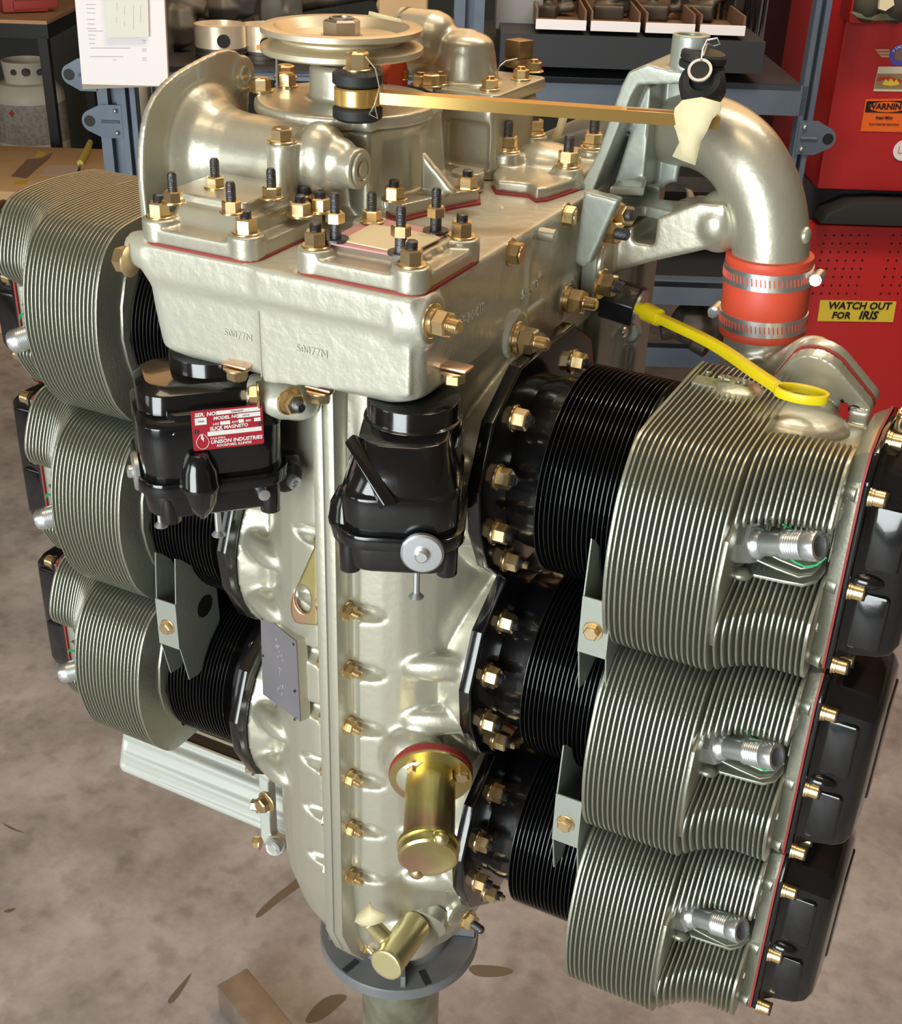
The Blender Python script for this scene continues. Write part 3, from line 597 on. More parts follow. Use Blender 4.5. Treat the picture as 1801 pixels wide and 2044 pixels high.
CV=cast('elbow_cover',cv,PAINT,ENG,voxel=.0014,it=6); CV['label']='domed elbow cover with smooth neck'
g=M(); g.lathe(e2-V((.0145,0,0)),(1,0,0),[(.020,-.005),(.0226,-.003),(.0226,-.0003),(.0210,-.0002),(.0210,.0006)],36); obj('end_cap',g,PAINT,CV)
for a,b in((978,178),(1040,158),(1066,143),(840,170),(878,168),(800,158)): nut(CV,at(a,b,'z',.9137),(0,0,1),.0058,.006,.002,name='cover_nut',dark=False)
g=M(); p=at(1035,132,'z',.9137); g.cyl(p,p+V((0,0,.006)),.011); g.box(p+V((0,0,.0125)),(.0155,.0155,.0135),Matrix.Rotation(R_(70),4,'Z')); obj('square_plug',g,mat('bronze_plug',(.33,.22,.11),.4,.7),CV,bevel=.0006)
g=M(); g.tube([at(1033,117,'y',.14),at(1010,122,'y',.135),at(998,132,'y',.13),at(992,145,'y',.13)],.0005,n=6); obj('lock_wire',g,ZINCM,CV)
# ---- mid pad with tall spring-washer nuts -------------------------------------
mp=M(); mp.prism(zq([(983,372),(990,385),(1055,392),(1070,402),(1092,400),(1150,380),(1195,350),(1180,320),(1060,300),(1010,320)],Z0),(0,0,.009))
MS=[(1010,352,.024),(1062,322,.026),(1130,372,.020),(1180,338,.022)]
for a,b,hh in MS: p=at(a,b,'z',Z0); mp.lathe(p,(0,0,1),[(.0145,0),(.0120,.008),(.0105,hh-.006)],20)
p=at(1090,345,'z',Z0); mp.ell(p+V((0,0,.008)),(.026,.024,.014))
MP=cast('stud_pad',mp,PAINT,ENG,voxel=.0014,it=6); MP['label']='rear pad with four spring-washer studs'
for a,b,hh in MS: nut(MP,at(a,b,'z',Z0)+V((0,0,hh-.006)),(0,0,1),.0072,.0072,.0105,name='stud_nut',split=True)
g=M(); g.prism([q+V((0,0,-.0006)) for q in zq([(981,374),(989,388),(1055,395),(1070,405),(1092,403),(1152,383),(1199,351)],Z0)],(0,0,.0020)); obj('gasket',g,RED,MP)
# ---- tall mount bracket -------------------------------------------------------
br=M(); YB=.118
def yq(pts,y): return [at(a,b,'y',y) for a,b in pts]
br.prism(yq([(1268,160),(1376,160),(1372,250),(1348,372),(1190,392),(1196,360)],YB+.050),(0,.006,0))
br.prism(yq([(1240,170),(1255,143),(1290,128),(1375,150),(1376,168),(1275,170),(1262,190),(1182,388),(1150,388),(1195,300)],YB-.004),(0,.060,0))
br.prism(yq([(1286,170),(1300,172),(1284,378),(1222,380)],YB+.020),(0,.036,0))
br.lathe(at(1372,150,'y',YB+.01)-V((0,0,.004)),(0,0,1),[(.014,0),(.0125,.008),(.0125,.030)],28)
kc=M(); q0=at(1375,92,'y',YB+.01); kc.cyl(q0-V((0,0,.02)),q0+V((0,0,.01)),.0082)
br.prism(zq([(1215,390),(1235,376),(1290,374),(1285,392)],at(1250,385,'y',YB).z),(0,0,.006))
br.prism(yq([(1165,382),(1235,400),(1178,526),(1160,534),(1146,522)],.066),(.0,.011,0))
br.bb(at(1160,540,'x',.086)-V((0,0,.02)),at(1215,440,'x',.098))
pz=at(1300,405,'y',.135).z
br.prism(zq([(1205,398),(1240,384),(1350,366),(1383,378),(1392,398),(1385,418),(1345,424),(1290,412),(1230,410)],pz),(0,0,-.0075))
kc.cyl(at(1345,390,'z',pz+.003),at(1345,390,'z',pz-.010),.0095)
BRK=cast('mount_bracket',br,GPL,ENG,voxel=.0011,it=3,cut=kc); BRK['label']='tall grey-green mount bracket with a top boss'
# arm
ar=M(); 
def armring(pairs,y0,y1):
    return [p for p in yq(pairs,y0)]
ar.loft([yq([(1185,478),(1300,440),(1395,405),(1450,408),(1452,480),(1400,500),(1300,522),(1205,552)],.118),yq([(1180,462),(1300,408),(1395,388),(1452,395),(1457,470),(1400,498),(1300,520),(1200,548)],.165)])
ea=at(1422,450,'y',.13); ar.ell(ea+V((.004,.008,.002)),(.019,.024,.022))
ar.cyl(at(1212,520,'y',.115)+V((-.012,0,0)),at(1212,520,'y',.115)+V((.004,0,0)),.020)
kc=M(); za=at(1320,440,'y',.14).z
kc.loft([[V((x,y,z)) for (x,y) in [(p.x,p.y) for p in zq([(1255,455),(1300,430),(1350,426),(1372,434),(1355,447),(1300,458)],za)]] for z in(za-.012,za+.03)])
ARM=cast('mount_arm',ar,PAINT,ENG,voxel=.0016,it=5,cut=kc); ARM['label']='cast arm with a lightening slot'
nut(ARM,at(1200,566,'y',.085),(1,-.1,0),.0085,.009,.007); nut(ARM,at(1210,462,'y',.088),(1,-.3,.1),.0080,.009,.008); nut(ARM,at(1232,430,'y',.1),(1,-.6,.3),.0075,.012,.004)
g=M(); p=at(1235,600,'y',.125)
g.cyl(p+V((-.045,.0,.006)),p+V((0,0,0)),.0125,.0125,20); g.cyl(p+V((-.010,0,0.001)),p+V((.016,0,-.002)),.0165,.0165,6)
SOC=obj('dipstick_socket',g,BLKM,ENG,bevel=.001); SOC['label']='black socket that holds the dipstick'
g=M(); q=p+V((.016,0,-.002)); g.lathe(q,(.026,0,-.003),[(.0128,0),(.0128,.0022),(.0100,.0024)],24); obj('lock_ring',g,ZINC,SOC)
# rear case block beside the socket
rb=M(); rb.bb((.02,.13,.60),(.092,.23,.80)); rb.ell(at(1230,645,'x',.092),(.004,.012,.008))
rb.cyl(at(1257,664,'x',.086),at(1257,664,'x',.095),.010); rb.prism([(.086,.20,.60),(.100,.20,.60),(.100,.232,.60),(.086,.232,.60)],(0,0,.25))
RB=cast('rear_case_block',rb,GPL,ENG,voxel=.002,it=3)
g=M(); g.ell(at(1246,663,'x',.0965),(.003,.0045,.0045)); obj('rivet',g,ZINC,RB)
# ---- intake elbow, hose and lower tube -------------------------------------
def bez(P,n=10):
    out=[]
    for i in range(len(P)-1):
        p0=P[max(i-1,0)];p1=P[i];p2=P[i+1];p3=P[min(i+2,len(P)-1)]
        for k in range(n):
            t=k/n; out.append(tuple(.5*((2*p1[j])+(-p0[j]+p2[j])*t+(2*p0[j]-5*p1[j]+4*p2[j]-p3[j])*t*t+(-p0[j]+3*p1[j]-3*p2[j]+p3[j])*t**3) for j in range(len(p1))))
    out.append(tuple(P[-1])); return out
def tpath(L_): 
    pts=[tuple(at(a,b,'y',y))+(r,) for a,b,y,r in L_]; q=bez(pts); return [V(x[:3]) for x in q],[x[3] for x in q]
P_,r_=tpath([(1535,540,.135,.0262),(1538,470,.135,.0262),(1522,385,.137,.0262),(1475,305,.145,.0262),(1400,262,.165,.0258),(1310,262,.20,.025),(1200,280,.28,.023),(1080,315,.38,.020)])
g=M().tube(P_,r_,n=40); EL=obj('intake_elbow',g,PAINT,ENG,smooth=60); EL['label']='large smooth intake pipe elbow'
g=M(); p=at(1608,470,'y',.13); g.ell(p,(.004,.006,.006)); obj('weld_boss',g,PAINT,EL)
ht=at(1538,505,'y',.135); hb=at(1520,662,'y',.135); ax=(hb-ht).normalized(); Lh=(hb-ht).length
g=M(); g.lathe(ht,ax,[(.0265,0),(.0296,.0006),(.0300,.002)]+[(.0300,Lh*.1),(.0292,Lh*.13),(.0292,Lh*.3),(.0300,Lh*.34),(.0300,Lh*.68),(.0292,Lh*.72),(.0292,Lh*.88),(.0300,Lh*.92),(.0300,Lh-.002),(.0296,Lh),(.0265,Lh+.0002)],56)
HS=obj('silicone_hose',g,SIL,ENG,smooth=50); HS['label']='red silicone coupling hose'
for t0,t1,sp_ in((.12,.33,(1620,512)),(.70,.90,(1436,597))):
    a=ht+ax*Lh*t0; g=M(); g.lathe(a,ax,[(.0298,0),(.0306,.0002),(.0306,Lh*(t1-t0)),(.0298,Lh*(t1-t0)+.0002)],64,False)
    c=obj('hose_clamp',g,ZINC,HS); x,y,z=basis(ax); k=M()
    for i in range(64):
        an=2*math.pi*i/64; d=x*math.cos(an)+y*math.sin(an); tn=-x*math.sin(an)+y*math.cos(an); cc_=a+ax*Lh*(t1-t0)/2+d*.0306
        e=ax*Lh*(t1-t0)*.22; k.prism([cc_+e+tn*.0003,cc_-e+tn*.0011,cc_-e+tn*.0003,cc_+e-tn*.0005],d*.0003)
    obj('clamp_slots',k,SIL,c)
    k=M(); q=at(*sp_,'y',.135); d2=(q-(a+ax*.005)); d2=(d2-ax*d2.dot(ax)).normalized(); q=a+ax*Lh*(t1-t0)/2+d2*.034; tt=ax.cross(d2)
    k.cyl(q-tt*.007,q+tt*.007,.0042,n=12); k.cyl(q+tt*.007,q+tt*.010,.0035,n=6); k.cyl(q-tt*.010,q-tt*.007,.0035,n=6); obj('clamp_screw',k,ZINC,c)
lt_=M(); low=hb+ax*.05
lt_.tube([hb-ax*.006,hb+ax*.02,hb+ax*.05,hb+ax*.10],[.0258,.0262,.0262,.0262],n=36)
fc=at(1645,800,'z',.775)
flc=at(1639,776,'y',.058); FNrm=V((.10,.90,.42)).normalized(); 
lt_.tube([hb+ax*.046,hb+ax*.034+V((.014,-.004,-.006)),flc+FNrm*.018+V((-.012,0,.001)),flc+FNrm*.004],[.021,.021,.020,.017],n=30)
wb=hb+ax*.012; lt_.tube([wb+V((math.cos(t)*.0255*1.02,math.sin(t)*.0255*1.02,.010*math.cos(t)))+V((0,0,0)) for t in [math.pi*(1.0+i/16) for i in range(17)]],[.0022 if i%2 else .0030 for i in range(17)],n=8)
PR=cast('intake_runner',lt_,PAINT,ENG,voxel=.0018,it=6); PR['label']='lower intake runner bolted to the top right head'
fx,fy,fz=V((1,-.22,.03)).normalized(),None,FNrm; fy=fz.cross(fx).normalized(); fx=fy.cross(fz)
def fl_poly(s): 
    P=[]
    for a,b,r in((.0245,.003,.0105),(0,.000,.0155),(-.0245,.004,.0100),(0,-.016,.020)):
        base=math.atan2(b,a)
        for i in range(-3,4): t=base+i*.30; P.append((a+r*math.cos(t)*s,b+r*math.sin(t)*s))
    return P
def fl_mesh(h0,h1,s=1): return M().loft([[flc+fx*a+fy*b+fz*h for a,b in fl_poly(s)] for h in(h0,h1)])
o=obj('runner_flange',fl_mesh(.0016,.0085),PAINT,PR,bevel=.001); obj('gasket',fl_mesh(0,.0016,1.02),RED,PR)
pt=fl_mesh(-.0085,0); pt.ell(flc-fz*.014+V((-.002,-.006,-.008)),(.022,.020,.014)); pt.ell(flc+V((-.006,-.036,-.012)),(.034,.028,.012)); pt.bb(flc+V((-.03,-.05,-.05)),flc+V((.036,-.006,-.014))); pt.bb(flc+V((.022,-.014,-.045)),flc+V((.034,-.004,-.004)))
PT=cast('intake_port',pt,PAINT,ENG,voxel=.0012,it=3); PT['label']='cast port of the top right head'
for s in(-1,1):
    g=M(); c=flc+fx*s*.0255+fy*.004; g.cyl(c-fz*.0091,c-fz*.006,.0046,n=18); g.mt(1).cyl(c-fz*.0115,c-fz*.007,.0032,n=14); obj('port_stud',g,[INK,ZINCM],PT)
# ---- lifting eye, data plate, oil filler, drain elbow ------------------------
xe=-.0075; poly=[(628,1088),(634,1095),(634,1250),(600,1247),(588,1243),(580,1228),(579,1205),(584,1188)]
P=[at(a,b,'y',-.1085) for a,b in poly]; ey=M(); ey.prism(P,(0,.0028,0)); kc=M(); hcn=[at(604+16.0*math.cos(t)+3*math.sin(t),1197+28*math.sin(t),'y',-.1085) for t in [2*math.pi*i/24 for i in range(24)]]
kc.prism([q-V((0,.004,0)) for q in hcn],(0,.012,0)); LE=cast('lifting_eye',ey,IRI,ENG,voxel=.0008,it=2,cut=kc); LE['label']='gold plated lifting eye'
dp=M(); D=[at(522,1222,'x',-.0880),at(592,1278,'y',-.100),at(600,1442,'y',-.100),at(526,1388,'x',-.0880)]
D[0]=V((-.0935,-.078,D[0].z)); 
D=[at(522,1222,'y',-.089),at(593,1280,'y',-.1105),at(601,1440,'y',-.1105),at(527,1385,'y',-.089)]
n=(D[1]-D[0]).cross(D[3]-D[0]).normalized(); n=n if n.y<0 else -n
dp.prism([q-n*.0 for q in D],n*.0009); ex=(D[1]-D[0]).normalized(); ey_=(D[0]-D[3]).normalized(); c0=(D[0]+D[1]+D[2]+D[3])/4
dp.mt(1)
for r_,cx_ in((.50,.022),(.50,-.012)):               # illegible scratched marks
    for i in range(16):
        q=c0+ey_*(cx_+random.uniform(-.014,.012))+ex*random.uniform(-.005,.006)+n*.0009; d_=(ey_*random.uniform(.001,.003)+ex*random.uniform(-.001,.001)); w_=ex*.00022
        dp.prism([q-w_,q+w_,q+d_+w_,q+d_-w_],n*.0001)
dp.mt(2)
for t,u in((.06,.05),(.94,.05),(.05,.5),(.95,.6),(.94,.95)):
    q=D[0]+(D[1]-D[0])*t+(D[3]-D[0])*u+n*.0009; dp.cyl(q,q+n*.0006,.0011,n=8)
DP=obj('data_plate',dp,[PLATE,mat('scribed_grey',(.55,.54,.52),.5),STEEL],crank); DP['label']='flat grey engraved plate'
bk=M(); bk.prism([q-n*.0002 for q in D],-n*.008); obj('plate_boss',bk,PAINT,crank)
fcn=at(858,1553,'y',-.104); fa=V((.12,-.93,-.0)).normalized()
FA=V((.5,-1,-.2)).normalized(); fcn=at(860,1552,'y',-.103); of=M(); of.lathe(fcn,FA,[(.0295,-.002),(.0295,.0012),(.014,.0012)],40)
OF=obj('oil_filler',of,[IRI],ENG); OF['label']='gold chromated oil filler neck and cap'
g=M(); g.lathe(fcn,FA,[(.0302,-.0065),(.0302,-.0012)],40); obj('gasket',g,RED,OF)
t0=fcn+V((0,0,.001)); t1=t0+FA*.060
g=M(); g.tube([t0-FA*.002,t0+(t1-t0)*.3,t1],.0178,n=36); obj('filler_tube',g,IRI,OF)
ta=(t1-t0).normalized(); cpn=FA
g=M(); g.lathe(t1-cpn*.003,cpn,[(.0195,0),(.0215,.001),(.0215,.004),(.0200,.0045),(.0205,.006),(.0205,.011),(.0190,.0125),(.017,.0125),(.0155,.0118),(.004,.0118)],40)
x,y,z=basis(cpn)
CP=obj('filler_cap',g,IRI,OF); 
for d in(x*.019+y*.008,-x*.019-y*.008): g=M(); q=t1+cpn*.006+d; g.ell(q,(.006,.005,.006)); obj('cap_ear',g,IRI,CP)
for a,b in((828,1522),(922,1570)):
    q=at(a,b,'y',-.106); q=q-FA*((q-fcn).dot(FA)-.0012); g=M(); g.lathe(q,FA,[(.0052,0),(.0056,.0015),(.0056,.0045),(.0045,.0055)],6); obj('filler_screw',g,CAD,OF)
dr=M(); a0=at(830,1845,'y',-.088); a1=at(772,1925,'y',-.136); dr.tube([a0,a1],.0128,n=32); dr.lathe(a1,(a1-a0),[(.0128,-.001),(.0136,0),(.0136,.0012),(.0124,.0016)],32)
s0=at(735,1838,'y',-.122); s1=at(785,1890,'y',-.116); dr.tube([s0,s1],.0066,n=24)
DR=cast('drain_elbow',dr,PALEG,ENG,voxel=.0009,it=2); DR['label']='pale gold drain elbow with a side spout'
g=M(); g.lathe(at(840,1845,'y',-.080),(.2,-1,-.3),[(.022,-.01),(.021,.0),(.018,.002)],36); obj('drain_boss',g,PAINT,ENG)
# ---- sump and front clevis (lower left) -----------------------------------
A=at(240,1530,'y',.0); Bp=at(530,1650,'y',.0); zt=A.z; 
su=M(); x0,x1=A.x,Bp.x+.03
def sring(x,k=1): return [(x,.002,zt-.002),(x,-.002,zt+.010),(x,.006,zt+.030),(x,.012,zt+.042),(x,.10,zt+.046),(x,.10,zt-.002)]
su.loft([sring(x0+.004),sring(x0+.012),sring(x1)])
for z in(.002,.017,.037): su.tube([(x0+.004,.000+z*.25,zt+z),(x1,-.002+z*.25,zt+z)],.0050,n=10)
su.tube([(x0+.004,-.001,zt+.002),(x0+.004,.012,zt+.042)],.0035,n=10)
for i in range(5): su.tube([(x0+.02,.0165+.017*i,zt+.047),(x1,.0165+.017*i,zt+.047)],.003,n=8)
SU=cast('oil_sump',su,LIGHTP,ENG,voxel=.0016,it=3); SU['label']='pale ribbed oil sump'
g=M()
for i in range(4): g.bb((x0+.06+.012*i,.0195+.017*i,zt+.0450),(x1-.010,.0305+.017*i,zt+.0492))
obj('sump_slots',g,INK,SU)
ck=M()
ck.tube([at(515,1530,'y',-.03),at(545,1548,'y',-.03)],.0062); ck.tube([at(518,1605,'y',-.03),at(545,1618,'y',-.03)],.0055); 
ck.prism(yq([(515,1540),(533,1540),(540,1675),(570,1690),(565,1702),(530,1690),(520,1670)],-.034),(0,.012,0)); ck.cyl(at(550,1688,'y',-.040),at(550,1688,'y',-.025),.009)
ck.tube([at(512,1545,'y',-.02),at(495,1500,'y',.02)],.005)
CK=cast('sump_bracket',ck,LIGHTP,ENG,voxel=.0012,it=2)
for a,b in((508,1533),(517,1608),(521,1682)): nut(CK,at(a,b,'y',-.030),(-1,-.3,0),.0055,.006,0,kind='bolt',name='bracket_bolt')
nut(CK,at(533,1600,'y',-.036),(-.2,-1,0),.0075,.008,0,kind='bolt',name='bracket_bolt')
g=M(); q=at(549,1688,'y',-.0405); g.lathe(q,(0,-1,0),[(.0072,0),(.0072,.003),(.0035,.0032),(.0034,.001)],24); obj('bracket_pivot',g,ZINCM,CK)
# ================================================================== things on the engine
# control rod
r0=at(714,190,'y',-.030); r1=at(1432,242,'y',.082)
rd=(r1-r0).normalized(); rs=rd.cross(V((0,0,1))).normalized(); ru=rs.cross(rd).normalized()
CRD=empty('control_rod',tuple(r0-V((0,0,.012))),'gold control rod spanning from pulley bushing to masking tape','rod')
g=M(); 
def rsec(t,w,h): c=r0+(r1-r0)*t; return [c+rs*w+ru*h,c-rs*w+ru*h,c-rs*w-ru*h,c+rs*w-ru*h]
g.loft([rsec(.035,.003,.003),rsec(.07,.0058,.0034),rsec(.5,.0060,.0036),rsec(1.0,.0062,.0038)]); g.lathe(r0-V((0,0,.0055)),(0,0,1),[(.0140,0),(.0145,.001),(.0145,.010),(.0140,.011)],32)
obj('rod_bar',g,BRASS,CRD,smooth=20)
g=M(); g.prism([r0+(r1-r0)*.74+rs*.0022+ru*.0038,r0+(r1-r0)*.745-rs*.0022+ru*.0038,r0+(r1-r0)*.90-rs*.0022+ru*.0038,r0+(r1-r0)*.90+rs*.0022+ru*.0038],ru*.0003); obj('rod_slot',g,mat('slot_brown',(.35,.17,.05),.5,.5),CRD)
for z0 in(-.0145,.0058):
    g=M(); g.lathe(r0+V((0,0,z0)),(0,0,1),[(.0130,0),(.0155,.0018),(.0155,.0072),(.0130,.009)],32); obj('rubber_bushing',g,RUB,CRD)
nut(CRD,r0+V((0,0,.0148)),(0,0,1),.0070,.0095,.0,name='castle_nut',kind='bolt')
g=M(); q=r0; g.tube([q+V((.008,-.004,.024)),q+V((.016,-.006,.018)),q+V((.020,-.008,.008)),q+V((.018,-.010,-.002)),q+V((.014,-.010,-.008)),q+V((.020,-.010,-.010)),q+V((.017,-.009,-.001))],.0004,n=6); obj('lock_wire',g,ZINCM,CRD)
# tapes
def sheet(name,pts_rows,mat_,label,cat,th=.0008,parent=None):
    m=M(); rows=[[V(p) for p in r] for r in pts_rows]; n=len(rows[0]); vs=[p for r in rows for p in r]; fs=[]
    for i in range(len(rows)-1):
        for j in range(n-1): fs.append((i*n+j,i*n+j+1,(i+1)*n+j+1,(i+1)*n+j))
    m._add(vs,fs); me,c=m.mesh(name,[mat_],smooth=25); o=link(name,me,parent,T(c)); s=o.modifiers.new('t','SOLIDIFY'); s.thickness=th; 
    if label: tag(o,label,cat)
    return o
rows=[]
tp=[((1362,200),(1400,194),(1440,205)),((1347,216),(1400,210),(1438,222)),((1343,246),(1390,250),(1422,238)),((1350,262),(1385,262),(1412,262)),((1356,285),(1376,290),(1400,282)),((1342,312),(1365,322),(1388,330))]
for i,r in enumerate(tp): rows.append([at(a,b,'y',.082-(.019 if i<4 else .015)-.0015*((i+j)%2)) for j,(a,b) in enumerate(r)])
sheet('masking_tape',rows,TAPE,'cream masking tape wrapped over the right end of the gold rod','tape')
sheet('masking_tape',[[at(1118,228,'y',.20),at(1135,230,'y',.20)],[at(1112,250,'y',.20),at(1128,252,'y',.203)],[at(1100,275,'y',.20),at(1118,278,'y',.2)]],TAPE,'small cream tape flag behind the gold rod beside the pipe','tape')
sheet('masking_tape',[[at(712,1825,'y',-.136),at(738,1800,'y',-.136),at(742,1812,'y',-.138)],[at(708,1840,'y',-.139),at(740,1828,'y',-.141),at(770,1824,'y',-.136)],[at(724,1850,'y',-.138),at(742,1848,'y',-.141),at(768,1840,'y',-.137)]],TAPE,'crumpled cream tape on the spout of the drain elbow','tape')
sheet('masking_tape',[[at(738,22,'y',.04),at(770,30,'y',.04),at(800,38,'y',.04)],[at(736,33,'y',.04),at(768,38,'y',.04),at(806,46,'y',.04)]],TAPE,'pale tape strip on the rear rim of the pulley','tape')
# rubber caps wired to the bracket
g=M(); c=at(1402,118,'y',.120); g.lathe(c-V((0,0,.006)),(.12,0,1),[(.0145,0),(.0150,.001),(.0150,.004),(.0138,.0045),(.0150,.0055),(.0150,.0095),(.0135,.011)],28); g.mt(1)
o=empty('rubber_cap',tuple(c-V((0,0,.008))),'pair of black rubber caps wired to the top boss of the bracket','cap'); obj('flat_cap',g,[RUB],o)
g=M(); c2=at(1400,155,'y',.106); ax_=V((.08,-.75,.55)).normalized(); g.lathe(c2-ax_*.012,ax_,[(.010,-.014),(.0150,-.004),(.0150,.006),(.0120,.009),(.0080,.0095),(.0078,.004)],28); obj('round_cap',g,RUB,o)
g=M(); c2=c2+ax_*.0098; g.lathe(c2,ax_,[(.0078,-.001),(.0078,.0006),(.0060,.0006),(.0058,-.001)],24,False); g.mt(1).cyl(c2-ax_*.0006,c2,.0059,n=20); obj('cap_ring',g,[ZINCM,INK],o)
g=M(); g.tube([at(1400,120,'y',.10),at(1403,98,'y',.11),at(1412,80,'y',.12),at(1432,76,'y',.12),at(1438,88,'y',.12),at(1425,92,'y',.12),at(1412,88,'y',.115),at(1404,112,'y',.105)],.0006,n=6); obj('wire_loop',g,ZINCM,o)
# orange plug behind pulley
g=M(); c=at(755,148,'y',.09); g.cyl(c-V((.012,0,.004)),c+V((.014,0,-.002)),.013,.013,20); g.cyl(c+V((.014,0,-.002)),c+V((.016,0,-.002)),.0155,.0155,20); o=obj('shipping_plug',g,SIL); tag(o,'orange red plastic plug behind the pulley','plug')
# yellow dipstick
ys=SOC; q0=W[ys.name].translation; P1=at(1272,612,'y',.118); 
DK=empty('oil_dipstick',tuple(at(1600,790,'y',.0)-V((0,0,.01))),'yellow plastic oil dipstick handle with a loop end across the fins','dipstick')
ypts=[at(1262,610,'y',.120),at(1290,622,'y',.112),at(1340,646,'y',.095),at(1400,674,'y',.075),at(1450,703,'y',.056),at(1500,738,'y',.036),at(1555,775,'y',.020)]
g=M(); g.tube(ypts[:2],[.0048,.0044],n=16); g.tube([ypts[1],ypts[1]+(ypts[2]-ypts[1])*.5],[.0068,.0062],n=16); obj('stem',g,YEL,DK)
def strap(pts,w,t,name,par):
    pts=[V(x) for x in bez([tuple(p) for p in pts],6)]; rings=[]
    up=V((0,0,1))
    for i,p in enumerate(pts):
        tg=(pts[min(i+1,len(pts)-1)]-pts[max(i-1,0)]).normalized(); sd=tg.cross(up).normalized(); 
        rings.append([p+sd*t+up*w,p-sd*t+up*w,p-sd*t-up*w,p+sd*t-up*w])
    g=M(); g.loft(rings); return obj(name,g,YEL,par,bevel=.0004)
strap(ypts[1:],.0032,.0030,'handle',DK)
LC=at(1600,786,'y',.008); 
rg=[]; 
for i in range(25):
    a=math.pi*2*i/24; rg.append(LC+V((.0155*math.cos(a),.0,0))+V((.10,.9,.0)).normalized()*(.0085*math.sin(a)))
strap(rg,.0028,.0011,'loop',DK)
# ================================================================== stand
ST=empty('engine_stand',(0,0,FZ),'grey engine stand with round top plate on a galvanised pipe','stand')
g=M(); g.lathe((-.002,0,.178),(0,0,1),[(.0715,0),(.0725,.001),(.0725,.011),(.0715,.012),(.02,.012)],64); SPL=obj('top_plate',g,STAND,ST)
for a,b in((765,1795),(655,1877),(752,1957)):pass
for a_ in(200,255,320,20):
    q=V((-.002+.062*math.cos(R_(a_)),.062*math.sin(R_(a_)),.1902)); g=M(); g.box(q,(.016,.006,.0006),Matrix.Rotation(R_(a_),4,'Z')); obj('plate_slot',g,RACKD,SPL)
g=M(); g.lathe((0,0,.190),(0,0,1),[(.046,0),(.046,.012),(.042,.018),(.040,.026)],40); obj('hub',g,STAND,ST)
for a_ in(300,220,20,100):
    g=M(); g.box((.052*math.cos(R_(a_)),.052*math.sin(R_(a_)),.196),(.030,.004,.014),Matrix.Rotation(R_(a_),4,'Z')); obj('gusset',g,STAND,ST)
g=M(); g.lathe((0,0,FZ+.08),(0,0,1),[(.0365,0),(.0365,.178-FZ-.08-.02),(.041,.178-FZ-.08-.018),(.042,.178-FZ-.08)],40); obj('pipe',g,PIPE,ST)
ZT=FZ+.055; e0=at(470,1950,'z',ZT); dirn=(V((0,0,ZT))-e0); dirn.z=0; dn=dirn.normalized()
k0=at(463,1948,'z',ZT); k1=at(585,2100,'z',ZT); dn=(k1-k0).normalized(); sd=dn.cross(V((0,0,1)))
g=M(); c=(k0+k1)/2; Lg=.9
ring=lambda p,s:[p+sd*s+V((0,0,0)),p-sd*s,p-sd*s-V((0,0,2*s)),p+sd*s-V((0,0,2*s))]
g.loft([ring(k0,.0265),ring(k0+dn*Lg,.0265)]); LG=obj('leg',g,RUST,ST,bevel=.003); LG['label']='rusty square steel tube'
g=M(); g.loft([[p-dn*.0004 for p in ring(k0-V((0,0,.004)),.0225)],[p-dn*.0001 for p in ring(k0-V((0,0,.004)),.0225)]]); obj('open_end',g,INK,LG)
for a_ in(0,180):
    g=M(); g.box((.0+.22*math.cos(R_(a_)),.22*math.sin(R_(a_)),FZ+.028),(.44,.053,.053),Matrix.Rotation(R_(a_),4,'Z')); obj('leg',g,RUST,ST,bevel=.003)
g=M(); g.bb((-.06,-.06,FZ+.055),(.06,.06,FZ+.085)); obj('pipe_foot',g,STAND,ST)
# ================================================================== BACKGROUND
# --- rack
RK=empty('storage_rack',tuple(bpt(-.1,2.75,FZ)),'blue grey steel storage rack with punched side brackets','rack')
def rbox(name,px0,py0,px1,py1,f0,dep,m_=RACK,par=RK,bev=.0):
    a=rz(px0,py0,f0); b=rz(px1,py1,f0); g=bx(M(),a[0],b[0],f0,f0+dep,b[1],a[1]); return obj(name,g,m_,par,bevel=bev)
def post(px,py,f,w=.035,z0=FZ,z1=1.1):
    r=rz(px,py,f)[0]; g=M(); bx(g,r,r+w*.35,f,f+.035,z0,z1); bx(g,r+w*.35,r+w*.65,f+.022,f+.035,z0,z1); bx(g,r+w*.65,r+w,f,f+.035,z0,z1); return obj('post',g,RACK,RK)
FR=2.6
post(205,300,FR,.060); post(250,300,FR-.02,.030); post(1606,160,FR,.030); post(907,60,FR,.058); post(905,60,FR+.75,.06); post(300,300,FR+.6,.05); post(1406,650,FR+.7,.05)
def beam(px0,px1,py0,py1,f,name='shelf_beam',m_=RACK,dep=.03):
    rbox(name,px0,py0,px1,py1,f,dep,m_)
beam(270,905,132,172,FR); beam(960,1604,150,232,FR); beam(1260,1445,556,612,FR); beam(1255,1500,692,738,FR+.2); beam(265,560,378,400,FR); beam(262,640,268,276,FR+.6)
for px0,px1,py,f in((270,905,130,FR),(960,1604,148,FR),(1100,1604,554,FR),(265,560,376,FR)):   # shelves
    a=rz(px0,py,f); b=rz(px1,py,f); g=bx(M(),a[0],b[0],f,f+.75,a[1]-.012,a[1]); obj('shelf',g,RACKD,RK)
rbox('upper_tray',1000,66,1520,148,FR-.02,.5,RACKD)
g=M(); 
for i,(x0_,x1_) in enumerate(((1067,1168),(1176,1275),(1285,1384),(1394,1484))): pass
